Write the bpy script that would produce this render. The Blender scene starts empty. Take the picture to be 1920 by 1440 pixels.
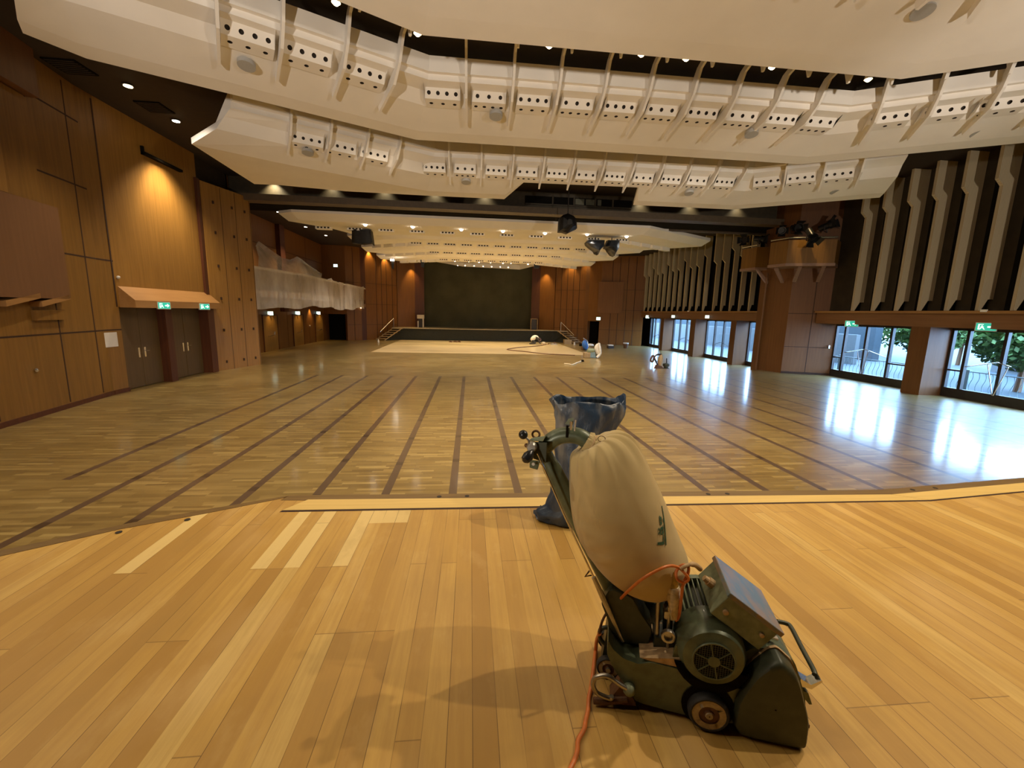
import bpy, bmesh, math, random
from mathutils import Vector, Matrix
random.seed(7)
SC = bpy.context.scene
COL = SC.collection
PI = math.pi
# ------------------------------------------------------------------ camera maths (1920x1440 frame)
FPX, YAW, PITCH, ROLL, CAMZ = 796.406, .1000611, -.1665359, .0238141, 2.72625
_cy, _sy, _cp, _sp = math.cos(YAW), math.sin(YAW), math.cos(PITCH), math.sin(PITCH)
FW = Vector((_sy*_cp, _cy*_cp, _sp)); _r = Vector((_cy, -_sy, 0)); _u = _r.cross(FW)
RT = math.cos(ROLL)*_r + math.sin(ROLL)*_u; UP = -math.sin(ROLL)*_r + math.cos(ROLL)*_u
CP = Vector((0, 0, CAMZ))
def ray(px, py): return FW + (px-960)/FPX*RT - (py-720)/FPX*UP
def onz(px, py, z=0.0): d = ray(px, py); return CP + d*((z-CAMZ)/d.z)
def onx(px, py, x): d = ray(px, py); return CP + d*(x/d.x)
def ony(px, py, y): d = ray(px, py); return CP + d*(y/d.y)
cam = bpy.data.cameras.new('camera'); co = bpy.data.objects.new('camera', cam); COL.objects.link(co)
M = Matrix.Identity(4)
for i in range(3): M[i][0], M[i][1], M[i][2], M[i][3] = RT[i], UP[i], -FW[i], CP[i]
co.matrix_world = M
cam.sensor_width = 36; cam.lens = FPX/1920*36; cam.clip_start = .05; cam.clip_end = 300
SC.camera = co
# ------------------------------------------------------------------ materials
def newmat(name):
    m = bpy.data.materials.new(name); m.use_nodes = True
    nt = m.node_tree; nt.nodes.clear()
    out = nt.nodes.new('ShaderNodeOutputMaterial'); b = nt.nodes.new('ShaderNodeBsdfPrincipled')
    nt.links.new(b.outputs[0], out.inputs[0]); return m, nt, b, out
class G:
    def __init__(s, nt): s.nt = nt
    def n(s, t, **k):
        x = s.nt.nodes.new(t)
        for a, v in k.items(): setattr(x, a, v)
        return x
    def put(s, sock, v):
        if isinstance(v, (int, float, tuple, list)):
            sock.default_value = v
        else: s.nt.links.new(v, sock)
    def m(s, op, a, b=0.0, c=0.0, clamp=False):
        x = s.n('ShaderNodeMath', operation=op, use_clamp=clamp)
        s.put(x.inputs[0], a); s.put(x.inputs[1], b); s.put(x.inputs[2], c); return x.outputs[0]
    def mix(s, f, a, b, mode='MIX'):
        x = s.n('ShaderNodeMix', data_type='RGBA', blend_type=mode)
        s.put(x.inputs[0], f); s.put(x.inputs[6], a if not isinstance(a, tuple) else (*a[:3], 1)); s.put(x.inputs[7], b if not isinstance(b, tuple) else (*b[:3], 1)); return x.outputs[2]
    def pos(s): return s.n('ShaderNodeNewGeometry').outputs['Position']
    def sep(s, v):
        x = s.n('ShaderNodeSeparateXYZ'); s.put(x.inputs[0], v); return x.outputs
    def noise(s, vec, scale=(1, 1, 1), sc=1.0, det=3.0, rough=.5):
        mp = s.n('ShaderNodeMapping'); s.put(mp.inputs['Vector'], vec); mp.inputs['Scale'].default_value = scale
        x = s.n('ShaderNodeTexNoise'); s.put(x.inputs['Vector'], mp.outputs[0]); x.inputs['Scale'].default_value = sc
        x.inputs['Detail'].default_value = det; x.inputs['Roughness'].default_value = rough; return x.outputs[0]
    def white(s, w):
        x = s.n('ShaderNodeTexWhiteNoise', noise_dimensions='1D'); s.put(x.inputs['W'], w); return x.outputs[0]
    def rng(s, v, a, b, c=0.0, d=1.0):
        x = s.n('ShaderNodeMapRange'); s.put(x.inputs[0], v)
        for i, q in enumerate((a, b, c, d)): x.inputs[i+1].default_value = q
        return x.outputs[0]
    def bump(s, h, strength=.2, dist=.01):
        x = s.n('ShaderNodeBump'); s.put(x.inputs['Height'], h); x.inputs['Strength'].default_value = strength; x.inputs['Distance'].default_value = dist; return x.outputs[0]
def pm(name, col, rough=.6, metal=0.0, var=.12, sc=6.0, scale=(1, 1, 1), bump=0.0, spec=.5, emit=None, es=0.0, **kw):
    m, nt, b, out = newmat(name); g = G(nt)
    nz = g.noise(g.pos(), scale, sc, 4.0)
    c1 = tuple(max(0, c*(1-var)) for c in col); c2 = tuple(min(1, c*(1+var)) for c in col)
    g.put(b.inputs['Base Color'], g.mix(g.rng(nz, .3, .7), c1, c2))
    b.inputs['Roughness'].default_value = rough; b.inputs['Metallic'].default_value = metal
    b.inputs['Specular IOR Level'].default_value = spec
    if bump: g.put(b.inputs['Normal'], g.bump(nz, bump, .01))
    if emit: b.inputs['Emission Color'].default_value = (*emit, 1); b.inputs['Emission Strength'].default_value = es
    for k, v in kw.items(): b.inputs[k.replace('_', ' ')].default_value = v
    return m
def wood(name, a, b_, rough=.45, gs=(14, 14, .7), seams=None, spec=.4):
    """vertical-grained veneer; gs = grain stretch"""
    m, nt, b, out = newmat(name); g = G(nt)
    p = g.pos(); n1 = g.noise(p, gs, 1.0, 5.0, .6); n2 = g.noise(p, (.35, .35, .25), 1.0, 2.0)
    f = g.m('ADD', g.m('MULTIPLY', g.rng(n1, .3, .7), .7), g.m('MULTIPLY', g.rng(n2, .35, .65), .3))
    g.put(b.inputs['Base Color'], g.mix(f, a, b_))
    b.inputs['Roughness'].default_value = rough; b.inputs['Specular IOR Level'].default_value = spec
    g.put(b.inputs['Normal'], g.bump(n1, .08, .004)); return m
def lin(*c): return tuple(((x/255)/12.92 if x/255 <= .04045 else ((x/255+.055)/1.055)**2.4) for x in c)

def mat_planks():
    m, nt, b, out = newmat('stage_planks'); g = G(nt); p = g.pos(); x, y, z = g.sep(p)
    W = .105
    u = g.m('DIVIDE', g.m('ADD', x, 20.035), W); idn = g.m('FLOOR', u); fr = g.m('FRACT', u)
    r1 = g.white(idn)
    off = g.m('MULTIPLY', g.m('FLOOR', g.m('MULTIPLY', r1, 4.0)), .62)
    v = g.m('DIVIDE', g.m('ADD', g.m('SUBTRACT', y, 2.73+24.8), off), 2.48); seg = g.m('FLOOR', v); fv = g.m('FRACT', v)
    r2 = g.white(g.m('ADD', idn, g.m('MULTIPLY', seg, 37.7)))
    grain = g.noise(p, (26, 1.3, 1), 1.0, 5.0, .65); blot = g.noise(p, (1.6, .7, 1), 1.0, 3.0); fine = g.noise(p, (120, 6, 1), 1.0, 2.0)
    ramp = g.n('ShaderNodeValToRGB'); g.put(ramp.inputs[0], r2)
    el = ramp.color_ramp.elements
    el[0].position = 0; el[0].color = (.41, .225, .045, 1); el[1].position = 1; el[1].color = (.66, .45, .135, 1)
    for ps, c in ((.35, (.52, .305, .068, 1)), (.6, (.56, .335, .076, 1)), (.93, (.60, .37, .09, 1)), (.97, (.66, .44, .13, 1))):
        e = el.new(ps); e.color = c
    c = g.mix(g.m('MULTIPLY', g.rng(grain, .38, .66), .48), ramp.outputs[0], (.40, .215, .05), 'MIX')
    c = g.mix(g.m('MULTIPLY', g.rng(blot, .5, .72), .32), c, (.44, .27, .09))
    c = g.mix(g.m('MULTIPLY', g.rng(blot, .45, .28), .30), c, (.78, .55, .26))
    def rect(x0, x1, y0, y1):
        return g.m('MULTIPLY', g.m('MULTIPLY', g.m('GREATER_THAN', x, x0), g.m('LESS_THAN', x, x1)), g.m('MULTIPLY', g.m('GREATER_THAN', y, y0), g.m('LESS_THAN', y, y1)))
    rp = 0.0
    for q in ((-2.29, -2.185, 2.74, 3.58), (-1.45, -1.345, 2.74, 3.6), (-1.24, -1.135, 2.74, 3.6), (-.925, -.82, 2.74, 3.6), (-.82, -.505, 3.33, 3.6)): rp = g.m('MAXIMUM', rp, rect(*q))
    c = g.mix(g.m('MULTIPLY', rp, .75), c, (.80, .60, .24))
    mott = g.noise(p, (3.2, 1.5, 1), 1.0, 5.0, .65)
    c = g.mix(g.m('MULTIPLY', g.rng(mott, .52, .70), .28), c, (.36, .22, .06)); c = g.mix(g.m('MULTIPLY', g.rng(mott, .46, .30), .25), c, (.74, .52, .20))
    e1 = g.m('MULTIPLY', g.m('LESS_THAN', fr, .028), g.rng(g.noise(p, (8, 1.1, 1), 1.0, 2.0), .38, .54))
    e2 = g.m('LESS_THAN', fv, .0022)
    knots = g.rng(g.noise(p, (9, 3.5, 1), 1.0, 1.0), .80, .86)
    seam = g.m('MAXIMUM', g.m('MAXIMUM', e1, g.m('MULTIPLY', e2, .6)), g.m('MULTIPLY', knots, .8))
    c = g.mix(g.m('MULTIPLY', seam, .8), c, (.10, .05, .015))
    g.put(b.inputs['Base Color'], c); b.inputs['Roughness'].default_value = .52; b.inputs['Specular IOR Level'].default_value = .35
    g.put(b.inputs['Normal'], g.bump(g.m('SUBTRACT', fine, g.m('MULTIPLY', seam, 2.0)), .10, .003)); return m

def mat_parquet(name, stripes=True):
    m, nt, b, out = newmat(name); g = G(nt); p = g.pos(); x, y, z = g.sep(p)
    W = .062
    v = g.m('DIVIDE', g.m('ADD', y, 10), W); row = g.m('FLOOR', v); fv = g.m('FRACT', v)
    r0 = g.white(row); L = .52
    u = g.m('DIVIDE', g.m('ADD', g.m('ADD', x, 30), g.m('MULTIPLY', r0, L)), L); sg = g.m('FLOOR', u); fu = g.m('FRACT', u)
    r = g.white(g.m('ADD', g.m('MULTIPLY', row, 13.37), g.m('MULTIPLY', sg, 5.71)))
    ramp = g.n('ShaderNodeValToRGB'); g.put(ramp.inputs[0], r); el = ramp.color_ramp.elements
    el[0].position = 0; el[0].color = (.150, .097, .030, 1); el[1].position = 1; el[1].color = (.38, .275, .095, 1)
    for ps, c in ((.3, (.195, .128, .039, 1)), (.7, (.235, .157, .048, 1)), (.9, (.285, .195, .063, 1))):
        e = el.new(ps); e.color = c
    blot = g.noise(p, (.5, .5, 1), 1.0, 4.0, .6); grain = g.noise(p, (3, 40, 1), 1.0, 4.0)
    c = g.mix(g.m('MULTIPLY', g.rng(grain, .35, .7), .3), ramp.outputs[0], (.155, .10, .033))
    c = g.mix(g.m('MULTIPLY', g.rng(blot, .42, .62), .30), c, (.33, .24, .09))
    seam = g.m('MAXIMUM', g.m('LESS_THAN', fv, .05), g.m('LESS_THAN', fu, .008))
    c = g.mix(g.m('MULTIPLY', seam, .3), c, (.08, .05, .02))
    if stripes:
        q = g.m('ADD', x, .2481+.5+40); fq = g.m('FRACT', q); k = g.m('FLOOR', q)
        s = g.m('LESS_THAN', g.m('ABSOLUTE', g.m('SUBTRACT', fq, .5)), .062)
        s = g.m('MULTIPLY', s, g.m('MULTIPLY', g.m('LESS_THAN', y, 17.99), g.m('GREATER_THAN', x, -6.5)))
        s = g.m('MULTIPLY', s, g.m('LESS_THAN', x, 15.5))
        # leftmost stripe is interrupted, the others have short darker insets
        gap = g.m('MULTIPLY', g.m('LESS_THAN', x, -6.0), g.m('MULTIPLY', g.m('GREATER_THAN', y, 5.9), g.m('LESS_THAN', y, 6.9)))
        s = g.m('MULTIPLY', s, g.m('SUBTRACT', 1.0, gap))
        ins = g.m('LESS_THAN', g.m('FRACT', g.m('DIVIDE', g.m('ADD', y, g.m('MULTIPLY', g.white(k), 1.6)), 1.55)), .10)
        sc_ = g.mix(ins, (.085, .052, .030), (.045, .026, .014))
        sc_ = g.mix(g.m('MULTIPLY', g.rng(blot, .4, .7), .35), sc_, (.15, .10, .06))
        c = g.mix(s, c, sc_)
    else:
        # freshly sanded pale field in front of the far stage
        fld = g.m('MULTIPLY', g.m('GREATER_THAN', y, 31.2), g.m('LESS_THAN', y, 44.6))
        side = g.m('MULTIPLY', g.m('GREATER_THAN', x, -7.1), g.m('LESS_THAN', x, 9.0))
        wear = g.rng(g.noise(p, (.25, .6, 1), 1.0, 3.0), .3, .5)
        c = g.mix(g.m('MULTIPLY', g.m('MULTIPLY', fld, side), g.m('ADD', .55, g.m('MULTIPLY', wear, .35))), c, (.70, .52, .26))
    g.put(b.inputs['Base Color'], c)
    g.put(b.inputs['Roughness'], g.rng(blot, .3, .7, .31, .38)); b.inputs['Specular IOR Level'].default_value = .5; b.inputs['Coat Weight'].default_value = .45; b.inputs['Coat Roughness'].default_value = .12
    g.put(b.inputs['Normal'], g.bump(g.noise(p, (.9, 2.5, 1), 1.0, 2.0), .035, .004)); return m

MT = {}
MT['planks'] = mat_planks(); MT['parquet'] = mat_parquet('parquet_hall'); MT['parquet_far'] = mat_parquet('parquet_far', False)
MT['board'] = wood('pale_edge_board', (.60, .40, .115), (.74, .52, .17), .5, (1.2, 25, 25))
MT['rim'] = wood('brown_edge_rim', (.13, .075, .022), (.21, .125, .036), .5, (1.5, 25, 25))
MT['panel'] = wood('orange_veneer', (.165, .078, .012), (.26, .125, .021), .5)
MT['panel2'] = wood('light_veneer', (.22, .105, .018), (.34, .17, .034), .45)
MT['panel3'] = wood('mauve_brown_veneer', (.155, .072, .029), (.195, .092, .038), .5)
MT['red'] = wood('red_brown_veneer', (.060, .016, .005), (.105, .031, .009), .5)
MT['redwall'] = wood('far_red_veneer', (.155, .058, .009), (.23, .092, .015), .5)
MT['column'] = wood('column_veneer', (.12, .047, .013), (.175, .072, .021), .5)
MT['lintel'] = wood('lintel_veneer', (.19, .085, .034), (.26, .125, .052), .5, (1.5, .7, 20))
MT['door'] = wood('brown_door', (.085, .048, .014), (.12, .07, .022), .5)
MT['canopy'] = wood('canopy_veneer', (.30, .145, .045), (.40, .21, .07), .45, (8, .6, 8))
MT['seam'] = pm('dark_seam', (.035, .012, .004), .8)
MT['white'] = pm('off_white_plaster', (.90, .87, .82), .75, var=.03, sc=1.2)
MT['whiteb'] = pm('white_rib_paint', (.90, .87, .82), .7, var=.03, sc=1.2)
MT['black'] = pm('black_void', (.010, .008, .005), .9, spec=.05)
MT['darkceil'] = pm('dark_brown_ceiling', (.030, .018, .009), .8)
MT['beam'] = pm('dark_olive_beam', (.060, .046, .026), .6, var=.15)
MT['beam2'] = pm('brown_ledge', (.095, .068, .040), .5)
MT['grey'] = pm('grey_grille', (.42, .42, .41), .6, var=.04, sc=30)
MT['hole'] = pm('dark_hole', (.02, .012, .006), .7)
MT['slat'] = None
MT['darkwall'] = pm('dark_olive_wall', (.045, .033, .018), .8, var=.2, sc=2)
MT['blackwall'] = pm('near_black_wall', (.008, .007, .006), .9, spec=.1)
MT['frame'] = pm('dark_metal_frame', (.035, .028, .026), .45, .3)
MT['chrome'] = pm('polished_steel', (.75, .73, .70), .2, 1.0, var=.04)
MT['steel'] = pm('worn_steel', (.45, .42, .36), .35, .9, var=.2, sc=25)
MT['curtain'] = pm('grey_green_curtain', (.085, .080, .048), .9, var=.15, sc=.6, spec=.05)
MT['stageface'] = pm('dark_green_grey_stage_front', (.030, .030, .022), .7, var=.12, spec=.2)
MT['stagetop'] = pm('worn_grey_stage_floor', (.36, .30, .20), .5)
MT['cloth'] = pm('black_wrap', (.010, .009, .009), .5, var=.3, sc=9, bump=.4, spec=.25)
MT['bluewrap'] = pm('blue_black_wrap', (.014, .019, .028), .35, var=.4, sc=5, bump=.4, spec=.3)
MT['blackpl'] = pm('black_plastic', (.012, .012, .012), .3)
MT['rubber'] = pm('black_rubber', (.02, .018, .016), .7)
MT['green'] = pm('machine_green_enamel', (.105, .128, .072), .38, .15, var=.22, sc=22, bump=.05, Coat_Weight=.2)
MT['greendk'] = pm('dark_green_enamel', (.045, .052, .030), .45, .15, var=.2, sc=22)
MT['greenlt'] = pm('dusty_green_enamel', (.20, .23, .14), .5, .1, var=.25, sc=25, bump=.05)
MT['tan'] = pm('tan_felt', (.50, .34, .17), .8, var=.2, sc=40)
MT['wheel'] = pm('dusty_wheel', (.42, .32, .17), .7, var=.2, sc=50)
MT['orange'] = pm('orange_cable_sheath', (.62, .17, .03), .4, var=.1, sc=40)
MT['cork'] = pm('dusty_plug_plastic', (.60, .50, .33), .6, var=.2, sc=60)
MT['yellow'] = pm('worn_yellow_sleeve', (.45, .30, .05), .5, var=.35, sc=50)
MT['brown'] = pm('rusty_brown_steel', (.13, .06, .025), .6, .3, var=.3, sc=40)
MT['letter'] = pm('green_print', (.035, .10, .045), .8, var=.1)
MT['strut'] = pm('pale_mauve_wood', (.30, .18, .12), .5)
MT['paper'] = pm('white_paper', (.62, .58, .52), .8, var=.04)
MT['greenery'] = pm('leafy_green', (.045, .092, .012), .7, var=.5, sc=5)
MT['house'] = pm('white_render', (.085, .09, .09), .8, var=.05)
MT['housedk'] = pm('dark_shutter', (.012, .011, .018), .6)  # plain dark colour of the shutters themselves
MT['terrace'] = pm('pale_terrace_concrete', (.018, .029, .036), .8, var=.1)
MT['rail'] = pm('pale_blue_grey_rail', (.16, .20, .20), .5, .2, var=.1)
MT['skin'] = pm('skin', (.45, .25, .16), .6)
MT['shirt'] = pm('white_shirt', (.72, .68, .58), .8, bump=.2)
MT['trouser'] = pm('dark_trousers', (.035, .03, .025), .8)
MT['hair'] = pm('dark_red_brown_hair', (.06, .02, .015), .7)
MT['blue'] = pm('blue_fabric', (.03, .13, .42), .6, var=.25, sc=10, bump=.2)
MT['dustbag'] = pm('pale_dust_bag_cloth', (.68, .62, .52), .8, var=.12, sc=12, bump=.3)
MT['teal'] = pm('grey_blue_enamel', (.20, .28, .29), .45, .2, var=.15)
MT['boxwood'] = pm('plain_wooden_block', (.33, .22, .10), .6)
MT['lamp'] = pm('warm_lamp_lens', (.9, .8, .6), .4, emit=(1, .74, .38), es=28.0)
MT['lampw'] = pm('white_lamp_lens', (.9, .85, .75), .4, emit=(1, .85, .66), es=30.0)
MT['signg'] = pm('lit_green_sign_face', (.02, .35, .25), .5, emit=(.02, .42, .28), es=.9)
MT['signw'] = pm('lit_white_pictogram', (.9, .95, .9), .5, emit=(.75, 1, .9), es=1.2)
def mat_sign_far():
    return pm('lit_pale_sign_face', (.6, .9, .85), .5, emit=(.62, .95, .85), es=2.2)
MT['signfar'] = mat_sign_far()
def mat_canvas():
    m, nt, b, out = newmat('beige_canvas'); g = G(nt); p = g.pos()
    n = g.noise(p, (1, 1, 1), 5.0, 3.0); w = g.noise(p, (1, 1, 1), 260.0, 2.0)
    g.put(b.inputs['Base Color'], g.mix(g.rng(n, .3, .7), (.50, .375, .16), (.60, .46, .215)))
    b.inputs['Roughness'].default_value = .9; b.inputs['Specular IOR Level'].default_value = .15
    b.inputs['Sheen Weight'].default_value = .25
    g.put(b.inputs['Normal'], g.bump(w, .12, .002)); return m
MT['canvas'] = mat_canvas()
def mat_slat():
    m, nt, b, out = newmat('ribbed_beige_slat'); g = G(nt); x, y, z = g.sep(g.pos())
    f = g.m('FRACT', g.m('DIVIDE', x, .055)); s = g.m('ABSOLUTE', g.m('SUBTRACT', f, .5))
    g.put(b.inputs['Base Color'], g.mix(g.rng(s, .2, .5), (.60, .50, .33), (.46, .38, .24)))
    b.inputs['Roughness'].default_value = .75; g.put(b.inputs['Normal'], g.bump(g.rng(s, .15, .45), .35, .01)); return m
MT['slat'] = mat_slat()
def mat_plastic(name, col, alpha, rough=.25, streak=(3, 3, .8)):
    m, nt, b, out = newmat(name); g = G(nt); p = g.pos(); n = g.noise(p, streak, 1.0, 5.0, .6)
    tr = g.n('ShaderNodeBsdfTransparent'); mx = g.n('ShaderNodeMixShader')
    g.put(b.inputs['Base Color'], (*col, 1)); b.inputs['Roughness'].default_value = rough
    g.put(b.inputs['Normal'], g.bump(n, .5, .03))
    g.put(mx.inputs[0], g.rng(n, .3, .7, alpha-.18, min(1, alpha+.18)))
    nt.links.new(tr.outputs[0], mx.inputs[1]); nt.links.new(b.outputs[0], mx.inputs[2]); nt.links.new(mx.outputs[0], out.inputs[0]); return m
MT['sheet'] = mat_plastic('translucent_sheeting', (.66, .61, .54), .55, .25, (1.2, .9, .5))
def mat_bluebag():
    m, nt, b, out = newmat('blue_refuse_sack'); g = G(nt); p = g.pos(); n = g.noise(p, (6, 6, 4), 1.0, 5.0, .65); d = g.noise(p, (9, 9, 3), 1.0, 4.0)
    z = g.sep(p)[2]
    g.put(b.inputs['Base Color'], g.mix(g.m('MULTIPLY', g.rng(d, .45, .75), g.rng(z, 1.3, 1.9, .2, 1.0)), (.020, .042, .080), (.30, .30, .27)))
    g.put(b.inputs['Roughness'], .42); b.inputs['Coat Weight'].default_value = .12
    g.put(b.inputs['Normal'], g.bump(n, .55, .02)); return m
MT['sack'] = mat_bluebag()
def mat_lid():
    m, nt, b, out = newmat('blue_glossed_lid'); g = G(nt); p = g.pos(); n = g.noise(p, (12, 5, 12), 1.0, 4.0, .6)
    g.put(b.inputs['Base Color'], g.mix(g.rng(n, .42, .60), (.10, .16, .18), (.27, .18, .10)))
    b.inputs['Roughness'].default_value = .32; b.inputs['Coat Weight'].default_value = .3; b.inputs['Coat Roughness'].default_value = .2; return m
MT['lid'] = mat_lid()
def mat_glass():
    m, nt, b, out = newmat('window_glass'); g = G(nt); tr = g.n('ShaderNodeBsdfTransparent'); gl = g.n('ShaderNodeBsdfGlossy'); mx = g.n('ShaderNodeMixShader')
    tr.inputs[0].default_value = (.93, .98, 1, 1); gl.inputs['Roughness'].default_value = .02
    fr = g.n('ShaderNodeFresnel'); fr.inputs[0].default_value = 1.45
    bf = g.n('ShaderNodeNewGeometry').outputs['Backfacing']; g.put(mx.inputs[0], g.m('MULTIPLY', fr.outputs[0], g.m('SUBTRACT', 1.0, bf))); nt.links.new(tr.outputs[0], mx.inputs[1]); nt.links.new(gl.outputs[0], mx.inputs[2]); nt.links.new(mx.outputs[0], out.inputs[0]); return m
MT['glass'] = mat_glass()

# ------------------------------------------------------------------ mesh builder
ORG = {}
class MB:
    def __init__(s): s.v = []; s.f = []; s.mi = []; s.mats = []
    def _m(s, mat):
        if mat not in s.mats: s.mats.append(mat)
        return s.mats.index(mat)
    def face(s, pts, mat):
        n = len(s.v); s.v += [Vector(p) for p in pts]; s.f.append(list(range(n, n+len(pts)))); s.mi.append(s._m(mat))
    def add(s, vs, fs, mat):
        n = len(s.v); s.v += [Vector(p) for p in vs]; k = s._m(mat)
        for f in fs: s.f.append([n+i for i in f]); s.mi.append(k)
    def box(s, a, b, mat, xf=None):
        x0, y0, z0 = a; x1, y1, z1 = b
        vs = [Vector(p) for p in ((x0, y0, z0), (x1, y0, z0), (x1, y1, z0), (x0, y1, z0), (x0, y0, z1), (x1, y0, z1), (x1, y1, z1), (x0, y1, z1))]
        if xf: vs = [xf(p) for p in vs]
        s.add(vs, [(0, 3, 2, 1), (4, 5, 6, 7), (0, 1, 5, 4), (1, 2, 6, 5), (2, 3, 7, 6), (3, 0, 4, 7)], mat)
    def hexa(s, p8, mat): s.add(p8, [(0, 3, 2, 1), (4, 5, 6, 7), (0, 1, 5, 4), (1, 2, 6, 5), (2, 3, 7, 6), (3, 0, 4, 7)], mat)
    def prism(s, poly, off, mat):
        """poly: list of 3d points, extruded by the vector off"""
        off = Vector(off); n = len(poly); vs = [Vector(p) for p in poly]+[Vector(p)+off for p in poly]
        fs = [tuple(range(n))[::-1], tuple(range(n, 2*n))]+[(i, (i+1) % n, n+(i+1) % n, n+i) for i in range(n)]
        s.add(vs, fs, mat)
    def loft(s, rings, mat, closed=True, caps=True):
        n = len(rings[0]); base = []; vs = []
        for r in rings: vs += [Vector(p) for p in r]
        fs = []
        for k in range(len(rings)-1):
            for i in range(n if closed else n-1):
                j = (i+1) % n; fs.append((k*n+i, k*n+j, (k+1)*n+j, (k+1)*n+i))
        if caps and closed: fs.append(tuple(range(n))[::-1]); fs.append(tuple((len(rings)-1)*n+i for i in range(n)))
        s.add(vs, fs, mat)
    def tube(s, path, r, mat, n=10, caps=True):
        path = [Vector(p) for p in path]; rs = r if isinstance(r, (list, tuple)) else [r]*len(path); rings = []; a = None
        for i, p in enumerate(path):
            t = (path[min(i+1, len(path)-1)]-path[max(i-1, 0)]).normalized()
            if a is None: a = t.orthogonal().normalized()
            a = (a-t*a.dot(t)); a = a.normalized() if a.length > 1e-6 else t.orthogonal().normalized()
            b = t.cross(a); rings.append([p+rs[i]*(math.cos(2*PI*k/n)*a+math.sin(2*PI*k/n)*b) for k in range(n)])
        s.loft(rings, mat, True, caps)
    def cyl(s, p, q, r, mat, n=16, r2=None): s.tube([p, q], [r, r if r2 is None else r2], mat, n)
    def ball(s, c, r, mat, n=12, m=8, sc=(1, 1, 1)):
        c = Vector(c); rings = []
        for j in range(m+1):
            th = PI*j/m; rr = max(math.sin(th), 1e-3); rings.append([c+Vector((sc[0]*r*rr*math.cos(2*PI*k/n), sc[1]*r*rr*math.sin(2*PI*k/n), sc[2]*r*math.cos(th))) for k in range(n)])
        s.loft(rings, mat)
    def lathe(s, c, axis, prof, mat, n=24, caps=True):
        """prof [(distance along the axis, radius)]"""
        c = Vector(c); ax = Vector(axis).normalized(); a = ax.orthogonal().normalized(); b = ax.cross(a)
        s.loft([[c+ax*d+r*(math.cos(2*PI*k/n)*a+math.sin(2*PI*k/n)*b) for k in range(n)] for d, r in prof], mat, True, caps)
    def disc(s, c, nrm, r, mat, th=.01, n=20): s.cyl(Vector(c), Vector(c)+Vector(nrm).normalized()*th, r, mat, n)
    def holed(s, P0, U, W, nh, r, depth, mat, hmat, seg=14):
        """flat rectangle P0 + U,W pierced by a row of nh round holes along U"""
        P0, U, W = Vector(P0), Vector(U), Vector(W); N = U.cross(W).normalized(); un, wn = U.normalized(), W.normalized(); cw = U.length/nh; h = W.length
        for i in range(nh):
            c = P0+un*(cw*(i+.5))+W*.5; inner = []; outer = []
            for k in range(seg):
                t = 2*PI*k/seg; ct, st = math.cos(t), math.sin(t); inner.append(c+r*(ct*un+st*wn))
                q = min(cw/2/max(abs(ct), 1e-6), h/2/max(abs(st), 1e-6)); outer.append(c+q*(ct*un+st*wn))
            for sx in (-1, 1):
                for sy in (-1, 1):
                    cr = c+un*sx*cw/2+wn*sy*h/2; kk = min(range(seg), key=lambda k: (outer[k]-cr).length); outer[kk] = cr
            back = [p-N*depth for p in inner]
            s.loft([outer, inner], mat, True, False); s.loft([inner, back], hmat, True, False); s.face(back, hmat)
    def build(s, name, parent=None, smooth=False, label=None, cat=None, group=None, kind=None, bevel=0, sub=0, origin=None):
        me = bpy.data.meshes.new(name)
        if parent is not None: org = ORG[parent.name]
        elif origin is not None: org = Vector(origin)
        else:
            xs = [v.x for v in s.v]; ys = [v.y for v in s.v]; zs = [v.z for v in s.v]
            org = Vector(((min(xs)+max(xs))/2, (min(ys)+max(ys))/2, min(zs)))
        me.from_pydata([tuple(v-org) for v in s.v], [], s.f)
        for m in s.mats: me.materials.append(m)
        me.polygons.foreach_set('material_index', s.mi)
        bm = bmesh.new(); bm.from_mesh(me); bmesh.ops.remove_doubles(bm, verts=bm.verts, dist=1e-5); bmesh.ops.recalc_face_normals(bm, faces=bm.faces); bm.to_mesh(me); bm.free()
        if smooth:
            me.polygons.foreach_set('use_smooth', [True]*len(me.polygons))
            try: me.set_sharp_from_angle(angle=math.radians(smooth if smooth > 1 else 40))
            except Exception: pass
        o = bpy.data.objects.new(name, me); COL.objects.link(o)
        if parent is not None: o.parent = parent
        else: o.location = org
        ORG[o.name] = org
        if bevel:
            b = o.modifiers.new('bevel', 'BEVEL'); b.width = bevel; b.segments = 2; b.limit_method = 'ANGLE'
        if sub:
            b = o.modifiers.new('subsurf', 'SUBSURF'); b.levels = sub; b.render_levels = sub
        if label: o['label'] = label
        if cat: o['category'] = cat
        if group: o['group'] = group
        if kind: o['kind'] = kind
        return o
def thing(name, loc, label=None, cat=None, group=None, kind=None):
    o = bpy.data.objects.new(name, None); COL.objects.link(o); o.location = loc; o.empty_display_size = .2
    ORG[o.name] = Vector(loc)
    if label: o['label'] = label
    if cat: o['category'] = cat
    if group: o['group'] = group
    if kind: o['kind'] = kind
    return o
def bez(pts, n=8):
    """Catmull-Rom through pts"""
    pts = [Vector(p) for p in pts]; out = []
    for i in range(len(pts)-1):
        p0 = pts[max(i-1, 0)]; p1 = pts[i]; p2 = pts[i+1]; p3 = pts[min(i+2, len(pts)-1)]
        for k in range(n):
            t = k/n; out.append(.5*((2*p1)+(p2-p0)*t+(2*p0-5*p1+4*p2-p3)*t*t+(3*p1-p0-3*p2+p3)*t**3))
    out.append(pts[-1]); return out
ORD = ['first', 'second', 'third', 'fourth', 'fifth', 'sixth', 'seventh', 'eighth', 'ninth', 'tenth', 'eleventh', 'twelfth']
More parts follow.
